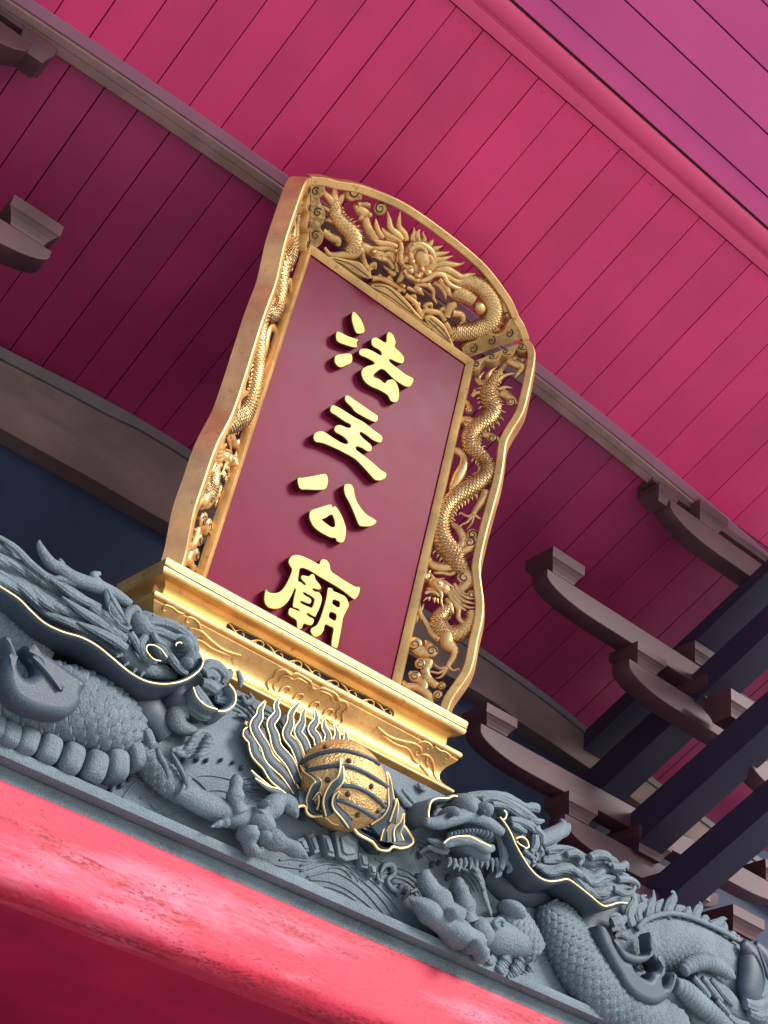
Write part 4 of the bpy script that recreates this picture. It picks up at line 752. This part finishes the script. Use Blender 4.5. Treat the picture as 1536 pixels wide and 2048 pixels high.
# ---- waves, rocks and drops on the background
wv_s = MB()
for c, st in (('J',[(640,565),(720,545),(820,552),(930,580)]),('J',[(700,660),(780,640),(860,645),(930,670)]),('J',[(740,690),(820,680),(880,700)]),('J',[(1000,640),(1080,660),(1140,700)]),('J',[(210,690),(280,600),(340,560)]),('J',[(250,560),(290,570),(340,600)]),('J',[(320,690),(360,680),(400,700),(440,690)]),('J',[(390,730),(420,760),(470,750)]),('J',[(470,790),(500,810),(560,790),(600,810)]),('J',[(320,740),(380,760),(420,800)]),
              ('S',[(440,200),(560,165),(640,190),(740,255),(820,330),(890,420),(940,500)]),('S',[(440,225),(560,190),(640,215),(730,280),(800,350),(870,450)]),('S',[(470,250),(570,225),(650,255),(720,310),(790,390),(840,450)]),('S',[(480,262),(560,268),(640,300),(710,350),(770,400)]),('S',[(500,285),(570,295),(650,330),(720,385)]),('S',[(520,310),(600,330),(680,375),(740,410)]),('S',[(350,175),(400,170),(470,180)]),('S',[(300,190),(380,205),(460,215)]),('S',[(770,170),(840,200),(900,215)]),('S',[(860,250),(920,270),(970,300)]),('S',[(870,235),(930,255),(980,280)]),('S',[(900,480),(960,560),(1010,600)]),('S',[(960,500),(990,540),(1030,560)])):
    wv_s.addt(tt(F, c, [(*q, 7*.3125/CR[c][2]) for q in st], .002, 40, 8, .8))
for q in wv_s.pc: mk('carved_wave_line', q[:2], 'stone', lin, 2)
random.seed(21)
for cx, cy, r0, a0, a1, k in ((-.30,-.60,.10,20,150,4),(-.12,-.86,.13,30,160,5),(.05,-.70,.09,10,140,4),(.28,-.84,.15,40,165,6),(.46,-.93,.12,30,150,4),(.60,-.62,.10,60,190,4),(.52,-.76,.09,20,170,4),(-.42,-.93,.10,10,150,4),(.36,-.68,.07,30,170,3),(.70,-.80,.08,20,150,3),(-.62,-.90,.09,20,160,4),(-.18,-.57,.07,0,150,3),(.85,-.95,.10,30,160,4),(1.15,-.95,.10,20,160,4),(.20,-.95,.10,20,150,4)):
    for j in range(k):
        rr = r0-j*.017; t = np.radians(np.linspace(a0+random.uniform(0, 14), a1-random.uniform(0, 20), 22))
        p = np.array([F.at(cx+rr*math.cos(x)*1.25, cy+rr*math.sin(x), .0015) for x in t]); mk('carved_wave_line', tube(p, .0042*np.interp(np.linspace(0, 1, 22), [0, .2, .8, 1], [.3, 1, 1, .3]), F.n, 8), 'stone', lin, 2)
for lp in ([(470,65),(495,55),(525,140),(503,152)], [(532,62),(565,68),(592,165),(560,158)], [(588,52),(640,40),(692,88),(692,172),(640,182),(607,162)], [(692,142),(730,152),(737,215),(705,208)], [(737,192),(765,202),(772,245),(747,240)], [(425,85),(455,75),(480,140),(450,140)]):
    q = np.array([F.h2(cp('S', p), .03) for p in lp]); o = mk('rock_slab', plate(F, [q], -.002, .034, .005, 2), 'stone', lin)
    c0 = q.mean(0); mk('rock_slab', plate(F, [c0+(q-c0)*.62], .030, .042, .003, 2), 'stone', o)
dm = MB()
for c, x, y, r in (('J',590,455,20),('J',682,448,18),('J',742,452,17),('J',835,450,15),('J',912,466,14),('J',970,498,18),('J',195,610,22),('J',250,570,20),('J',130,640,20),('K',705,480,24),('K',780,540,22),('K',822,530,18),('K',880,625,22),('K',515,580,22),('K',466,575,18),('K',520,655,24),('K',600,700,26),('K',437,625,16),('K',680,610,14)):
    mk('drop', el(F, c, x, y, r*.8, r*1.2, .014, .004, -20), 'stoned', lin, 2)
cu = MB()
for c, st in (('K',[(450,600,8),(480,545,18),(530,550,20),(540,600,16),(500,640,14),(520,690,18),(570,720,18)]),('K',[(560,740,12),(590,680,18),(620,680,16),(625,730,14),(600,760,8)]),('K',[(430,590,6),(440,640,14),(470,650,10)]),('K',[(640,720,10),(700,690,14),(690,650,6)]),('K',[(700,470,10),(740,440,18),(800,440,20),(850,480,10)]),('K',[(760,400,10),(820,380,20),(860,400,10)]),('K',[(540,60,14),(600,130,22),(660,190,22),(690,210,8)]),('K',[(690,20,12),(720,60,20),(740,40,12)]),('K',[(590,60,10),(650,130,18),(700,200,18),(750,250,8)]),('K',[(520,30,10),(560,90,16),(620,170,16)]),('I',[(1400,880,20),(1450,930,34),(1480,900,20)]),('I',[(1520,900,14),(1540,960,22),(1536,1010,8)]),('J',[(970,30,10),(1000,80,22),(1040,60,20),(1020,20,10)]),('J',[(940,160,8),(990,170,16),(1010,210,8)])):
    cu.addt(tt(F, c, st, .012, 30, 10, .8))
for q in clusters(cu): mk('carved_cloud', q, 'stone', lin, 2)
# ---- flaming pearl
pc_ = F.hit(cp('H', (845, 735)), .055); ppx = .28646*(pc_-CAM).dot(C2W @ np.array([0, 0, 1.]))/FPX
PR = np.array([345*ppx, 318*ppx, .135]); PAX = np.array([F.u, F.v, F.n])
def onball(c, p, e=.0):
    r = ray(cp(c, p)); o = PAX @ (CAM-pc_)/(PR+e); d = PAX @ r/(PR+e); A, B, C_ = d.dot(d), o.dot(d), o.dot(o)-1; D = B*B-A*C_
    if D < 0: t = -B/A
    else: t = (-B-math.sqrt(D))/A
    return CAM+r*t
pv, pf = ell(pc_, PAX, PR, 64, 40); pearl = mk('flaming_pearl', (pv, pf), 'hammered', lin, 2, 'hammered gold ball with dark studs ringed by gold edged flames')
for st in ([(540,610),(620,545),(720,508),(840,492),(960,515),(1070,560),(1110,590)], [(600,632),(700,612),(800,598),(900,605),(1010,645),(1100,700),(1165,745)], [(852,738),(940,745),(1030,785),(1110,845),(1145,885)], [(790,828),(880,855),(970,895),(1050,940),(1085,965)]):
    p = cat([onball('H', q, .002) for q in st], 50); mk('stone_ridge', tube(p, .0075, F.n, 10), 'stoned', pearl, 2)
for q in ((900,565),(750,697),(1055,742),(893,797),(1100,913),(960,942),(735,470),(605,597)):
    w = onball('H', q, .0); mk('stud_hole', ell(w, PAX, (.0095, .0095, .0095), 12, 8), 'patina', pearl, 2)
fls = [[(520,830,30),(440,760,36),(370,680,40),(300,600,42),(250,520,42),(205,430,38),(185,380,30),(205,335,18),(170,293,5)], [(530,790,30),(430,660,40),(350,560,42),(290,470,38),(240,340,36),(255,260,28),(285,210,20),(315,148,5)], [(540,720,34),(460,580,42),(400,480,40),(355,390,38),(355,310,30),(380,240,24),(395,180,18),(415,118,5)], [(560,600,34),(500,470,40),(465,390,34),(470,310,28),(500,240,20),(520,180,12),(565,150,4)], [(610,540,34),(565,440,36),(545,370,32),(555,300,24),(585,240,16),(598,190,4)], [(680,480,32),(655,410,32),(640,350,28),(655,280,20),(655,190,4)], [(735,460,30),(735,390,26),(730,330,20),(728,268,4)], [(800,440,28),(800,380,20),(793,308,4)], [(870,440,24),(862,395,16),(862,345,4)], [(540,860,24),(440,820,24),(360,780,22),(270,705,18),(210,632,4)], [(470,650,20),(430,560,16),(440,540,8)], [(500,860,22),(410,790,22),(330,760,16),(240,690,5)]]
for k, st in enumerate(fls):
    st = [(x+(11 if j % 2 else -11)*(k < 9)*(0 < j < len(st)-1), y, r*1.22) for j, (x, y, r) in enumerate(st)]
    o = mk('flame', tt(F,'H',st,.035+.004*(k % 3),50,16,.62), 'stoned', pearl, 2)
    for sg in ((-1, 1) if k < 9 else (1,)):
        p, r = trace(F,'H',st,.035+.004*(k % 3),50); T = np.gradient(p, axis=0); T /= np.linalg.norm(T, axis=1)[:, None]; a = np.cross(T, F.n); a /= np.linalg.norm(a, axis=1)[:, None]
        mk('gold_edge', tube(p+a*sg*r[:, None]*.86+F.n*r[:, None]*.40, .0030, F.n, 7), 'goldl', o, 2)
# collar of flames under the ball
out_ = [(528,905),(560,880),(596,885),(606,925),(645,952),(722,950),(790,1000),(850,1005),(905,990),(960,1072),(1060,1130),(1105,1180),(1170,1192),(1205,1165),(1260,1175),(1320,1160),(1348,1120),(1305,1050),(1272,1000),(1282,935)]
inn_ = [(1230,880),(1200,960),(1120,1010),(1010,1035),(900,990),(800,900),(700,860),(600,800),(540,780)]
lp = ploop(F,'H',out_+inn_,.06,160); mk('flame_collar', plate(F,[lp],-.002,.075,.006,2), 'stoned', pearl)
p = cat([F.hit(cp('H', q), .074) for q in out_], 110); mk('gold_edge', tube(p, .0052, F.n, 8), 'goldl', pearl, 2)
for st, g1 in (([(640,900,60),(625,840,50),(650,770,44),(680,720,34),(650,680,22),(590,640,18),(560,600,6)],1), ([(760,930,60),(740,850,44),(775,760,36),(830,700,32),(845,620,16),(835,545,4)],1), ([(1080,1060,70),(1150,990,50),(1190,900,36),(1185,800,26),(1175,700,16),(1160,640,5)],1), ([(1200,1000,34),(1215,940,26),(1230,870,14),(1225,830,4)],1), ([(690,900,34),(700,850,24),(690,800,16),(650,840,10)],0), ([(1240,1130,50),(1230,1060,34),(1265,1000,20),(1275,935,4)],1), ([(1140,1130,40),(1150,1060,26),(1165,1010,10)],0), ([(900,1000,50),(860,950,40),(800,880,34),(800,820,20),(830,780,6)],1)):
    pts = []
    for x, y, r in st:
        w = onball('H', (x, y), .006); d = (w-CAM).dot(C2W @ np.array([0, 0, 1.])); pts.append([*w, r*.28646*d/FPX])
    q = cat(pts, 50); o = mk('flame', tube(q[:, :3], q[:, 3], F.n, 12, .55), 'stoned', pearl, 2)
    T = np.gradient(q[:, :3], axis=0); T /= np.linalg.norm(T, axis=1)[:, None]; a = np.cross(T, F.n); a /= np.linalg.norm(a, axis=1)[:, None]
    for sg in (-1, 1): mk('gold_edge', tube(q[:, :3]+a*sg*q[:, 3:]*.86+F.n*(q[:, 3:]*.2+.002), .0033, F.n, 7), 'goldl', o, 2)
# ---- right dragon
rd = stone('dragon_body', tt(F,'M',[(270,300,50),(295,360,105),(345,450,140),(410,570,160),(490,690,172),(590,800,178),(720,910,176),(860,1000,170),(1000,1080,160)],.03,420,160,.7,scales(.042,.015)), None, 'stone', True, 'right stone dragon: thick scaly coils with a spiny back')
stone('dragon_body', tt(F,'M',[(600,640,80),(700,560,130),(830,520,150),(980,530,165),(1130,590,175),(1280,690,180),(1420,820,170),(1560,960,160)],.0,420,170,.55,scales(.036,.011)), rd, 'stone', True)
rdg = [(785,455),(830,405),(900,375),(990,363),(1100,388),(1220,438),(1300,480),(1380,530)]
stone('back_fin', join(tt(F,'M',[(*q,16) for q in rdg],.06,60,10,.8), hair(F,'M',[[(640,420,30),(690,400,26),(660,370,14),(630,380,4)],[(700,460,30),(690,420,26),(730,380,16),(740,350,4)],[(760,440,34),(740,370,34),(770,300,26),(760,240,16),(790,200,4)],[(800,420,34),(790,350,30),(830,310,20),(810,270,12),(840,260,4)],[(850,400,36),(860,330,32),(880,280,18),(880,228,4)],[(900,390,34),(900,330,26),(930,290,10),(935,280,4)],[(950,385,36),(970,320,34),(1000,270,22),(985,240,12),(1003,240,4)],[(1010,385,34),(1020,340,26),(1060,330,10)],[(1060,390,32),(1080,350,26),(1090,325,4)],[(1110,400,32),(1130,350,28),(1150,320,18),(1140,295,4)],[(1160,420,30),(1180,390,20),(1200,395,6)],[(1210,440,32),(1250,420,26),(1280,395,14),(1300,395,4)],[(1260,470,32),(1290,440,22),(1285,405,4)],[(1320,500,26),(1340,480,16),(1360,490,4)],[(1370,530,20),(1365,500,10),(1372,490,3)],[(700,480,24),(670,450,20),(640,460,8)],[(730,500,24),(690,480,20),(660,500,6)]],.045,24,10,.5)), rd)
stone('fire_cloud', join(plate(F,[ploop(F,'M',[(556,440),(590,435),(625,490),(655,560),(700,628),(745,650),(765,690),(800,722),(850,742),(872,700),(905,690),(900,640),(880,600),(905,610),(935,660),(945,690),(925,745),(930,785),(955,770),(975,710),(998,700),(1002,760),(975,830),(930,872),(870,886),(790,858),(725,800),(672,715),(615,610),(572,520)],.12,170)],.05,.135,.022,6), plate(F,[ploop(F,'M',[(640,500),(690,560),(760,598),(840,600),(870,570),(850,630),(780,650),(700,615)],.13,60)],.08,.14,.012,4), plate(F,[ploop(F,'M',[(850,470),(875,530),(905,600),(925,650),(890,640),(855,570)],.12,50)],.07,.13,.010,4)), rd, 'stoned', True)
stone('fire_cloud', join(tt(F,'M',[(1390,525,30),(1430,600,80),(1440,720,100),(1420,830,80),(1400,890,20)],.09,40,20,.6), tt(F,'M',[(1460,540,30),(1520,620,60),(1580,720,70)],.10,30,16,.6), tt(F,'M',[(1480,560,8),(1530,700,14),(1560,800,8)],.14,20,10,.7)), rd, 'stoned')
stone('leg', join(tt(F,'M',[(1050,700,30),(1080,665,44),(1150,640,48),(1230,655,48),(1300,700,40),(1340,730,14)],.10,70,18,.8,ribs(.020,.006)), tt(F,'M',[(1000,770,40),(1060,810,62),(1140,880,64),(1220,950,60),(1300,1030,60)],.08,80,18,.8,ribs(.022,.006)), tt(F,'M',[(1100,720,60),(1200,790,80),(1300,880,80),(1380,960,60)],.05,60,22,.7), hair(F,'M',[[(1110,730,16),(1160,790,20),(1200,840,16)],[(1160,730,16),(1220,810,20),(1270,870,16)],[(1210,740,14),(1270,820,20),(1330,890,16)],[(1240,860,14),(1300,930,20),(1340,1000,14)],[(1400,880,30),(1460,900,40),(1520,870,30)],[(1420,930,26),(1480,950,36),(1540,920,30)],[(1300,950,20),(1360,1000,30),(1420,1010,24)]],.10,24,10)), rd)
# claw and fore leg
stone('leg', join(tt(F,'L',[(780,1180,110),(720,1090,130),(660,1000,130),(620,940,100),(600,900,60)],.04,150,90,.75,scales(.032,.011)), tt(F,'L',[(720,1110,100),(620,1090,112),(520,1060,116),(440,1040,90)],.05,60,24,.85), el(F,'L',650,900,105,58,.05,.07,-8), tt(F,'L',[(560,1010,16),(540,980,18),(570,955,18),(600,975,16),(590,1000,10)],.12,30,10)), rd)
stone('claw', join(toes(F,'L',[[(300,960,76),(220,890,80),(150,800,78),(105,720,62),(105,670,40),(120,640,8)],[(370,980,74),(345,900,74),(330,820,70),(310,750,54),(315,705,30),(325,690,6)],[(430,1110,84),(330,1060,84),(230,1000,78),(130,915,70),(50,855,52),(10,830,22),(-10,825,5)],[(400,1080,64),(430,1130,66),(465,1185,50),(500,1205,22),(512,1215,5)],[(260,880,50),(300,930,46),(340,960,30)],[(290,980,50),(330,1010,46),(360,1040,30)]],.085,36), el(F,'L',430,1040,110,100,.06,.06,-20), el(F,'L',240,930,50,46,.05,.11), el(F,'L',400,1130,50,46,.05,.11)), rd)
random.seed(5)
stone('leg_hair', bundle(F,'L',[(480,1200),(560,1280),(620,1350)],[(640,1140),(720,1200),(800,1300)],9,16,.05,6,8,40), rd)
# head
hr = join(el(F,'L',370,340,235,95,.075,.05,-10), el(F,'L',350,250,130,85,.07,.085,-8), el(F,'L',250,285,52,48,.05,.13), el(F,'L',460,262,62,55,.05,.14), el(F,'L',360,245,70,55,.045,.14), el(F,'L',375,500,165,75,.065,.07,-12), el(F,'L',620,400,150,130,.06,.03,-30), el(F,'L',640,260,150,80,.055,.05,-25), el(F,'L',740,380,120,100,.05,.04,-30),
   tt(F,'L',[(95,330,26),(180,340,44),(270,315,48),(360,290,50),(450,315,46),(530,360,42),(590,400,30)],.145,60,14,.9), tt(F,'L',[(210,480,20),(240,470,30),(320,450,34),(400,455,36),(480,500,36),(530,500,24)],.13,50,12,.9),
   hair(F,'L',[[(450,200,22),(500,175,30),(580,190,34),(660,230,34),(740,280,30),(830,330,12)],[(470,215,16),(480,185,16),(500,180,12)],[(520,220,22),(600,225,26),(680,270,28),(760,310,14)],[(360,170,22),(450,160,26),(560,165,30),(660,200,30),(740,240,26),(790,240,30),(820,260,16)],[(740,240,22),(780,235,26),(815,240,20),(815,275,10)],[(760,310,20),(810,330,22),(855,325,10)],[(640,320,20),(700,330,26),(760,360,24),(800,400,12)],[(650,350,18),(690,370,22),(740,400,16)],[(700,320,18),(770,350,22),(830,400,16)],[(790,370,24),(840,420,28),(850,480,20)],[(800,420,24),(800,480,28),(780,530,16)],[(560,400,30),(590,470,34),(600,560,30),(580,640,16)],[(660,500,20),(700,560,24),(760,600,20)],[(720,510,18),(780,560,22),(820,570,10)]],.10,34,12,.9),
   hair(F,'L',[[(770,510,16),(790,530,12),(770,560,4)],[(800,530,16),(815,550,12),(800,590,4)],[(830,500,16),(850,520,12),(840,560,4)],[(780,580,16),(800,600,12),(780,620,4)]],.11,12,8))
stone('dragon_head', hr, rd)
tm = MB()
for k in range(12):
    t = k/11; mk('tooth', el(F,'L',255+t*255,418-38*math.sin(t*2.6)+t*20,11,19 if 2 < k < 10 else 24,.014,.148), 'stone', rd, 2)
for x, y, r in ((258,288,19),(452,270,24)): mk('nostril', el(F,'L',x,y,r,r*.9,.022,.172), 'stoned', rd, 2)
mk('eye', el(F,'L',590,282,34,30,.025,.125), 'stoned', rd, 2); mk('eye', el(F,'L',715,470,36,24,.02,.115,-30), 'stoned', rd, 2)
GE = [([(335,182),(280,166),(240,182),(180,182),(136,202),(120,255),(120,305),(142,330)],.11,7),([(215,470),(250,440),(310,425),(380,425),(440,455),(520,492)],.168,6),([(600,258),(615,275),(612,305),(590,320),(580,305)],.15,6),([(678,438),(715,428),(748,452),(758,492),(735,502)],.14,6),([(682,455),(705,478),(735,495)],.14,5)]
for pts, h, r in GE: mk('gold_edge', gline(F,'L',pts,h,r,50), 'goldl', rd, 2)
stone('snout_curl', join(wall(F,'L',GE[0][0],.108,.0,.016,50), tt(F,'L',[(150,300,14),(180,260,20),(220,290,20),(190,310,12)],.07,24,10), tt(F,'L',[(290,200,16),(220,215,20),(160,240,16)],.06,24,10), el(F,'L',200,250,90,60,.03,.02)), rd)
WKR = [(575,300),(610,345),(645,405),(680,485),(725,565),(775,638),(830,690),(890,712),(950,708),(1010,700),(1075,742),(1150,802),(1230,866),(1280,866),(1330,850),(1392,852)]
wk = mk('whisker', wall(F,'L',WKR,.155,.0,.020,160), 'stoned', rd, 2); mk('gold_edge', gline(F,'L',WKR,.157,5.5,150), 'goldl', wk, 2)
stone('horn', join(tt(F,'L',[(800,470,40),(860,440,52),(920,415,54),(965,380,44),(975,340,30),(962,316,10)],.08,50,18,.9), tt(F,'L',[(930,410,44),(985,390,40),(1008,355,26),(1008,338,10)],.08,30,16,.9), tt(F,'L',[(900,430,40),(900,480,40),(870,520,20)],.07,24,14,.9)), rd)
random.seed(9)
mr = join(bundle(F,'L',[(840,500),(940,480),(1040,500),(1130,560),(1210,590),(1290,560),(1350,620),(1410,650)],[(850,600),(930,600),(1020,590),(1090,640),(1170,700),(1250,640),(1330,700),(1440,730)],8,21,.075,11,9,70), bundle(F,'L',[(800,590),(900,620),(1000,600),(1080,650),(1170,730),(1260,680),(1350,710),(1450,740)],[(830,640),(900,680),(1000,660),(1100,730),(1200,820),(1280,800),(1350,800),(1420,820)],8,22,.090,10,9,70), hair(F,'L',[[(1150,560,24),(1200,540,28),(1260,550,26),(1290,590,18),(1270,610,8)],[(1290,620,22),(1350,620,24),(1385,600,18),(1392,640,8)],[(1330,700,22),(1400,700,22),(1455,730,18),(1462,760,6)],[(1300,760,22),(1370,790,22),(1420,780,14),(1440,740,5)],[(1000,540,20),(1060,530,26),(1100,570,20),(1080,610,10)]],.11,30,10,.8))
stone('mane', mr, rd)
random.seed(2)
stone('beard', bundle(F,'L',[(240,600),(320,620),(420,690),(480,800),(520,930)],[(330,580),(420,620),(470,720),(480,820),(530,940)],6,15,.07,4,8,60), rd)
stone('chin_hair', hair(F,'L',[[(250+i*33,560+8*math.sin(i),16),(255+i*34,590+10*(i % 2),16),(240+i*36,625+14*(i % 3),4)] for i in range(12)]+[[(110,440,10),(170,470,24),(230,500,14)],[(110,490,8),(170,510,20),(240,530,12)],[(150,455,10),(210,490,20),(250,520,10)],[(600,560,24),(640,620,26),(620,660,6)],[(560,600,20),(570,660,20),(545,690,5)]],.09,16,8), rd)
stone('neck', join(tt(F,'L',[(470,640,90),(580,720,130),(680,760,110),(800,800,90),(960,800,70),(1120,850,60)],-.005,60,22,.7), tt(F,'L',[(820,760,14),(920,750,20),(1000,770,20),(1010,800,8)],.04,24,10)), rd, 'stoned')  # dark body paints in the shadow below the head
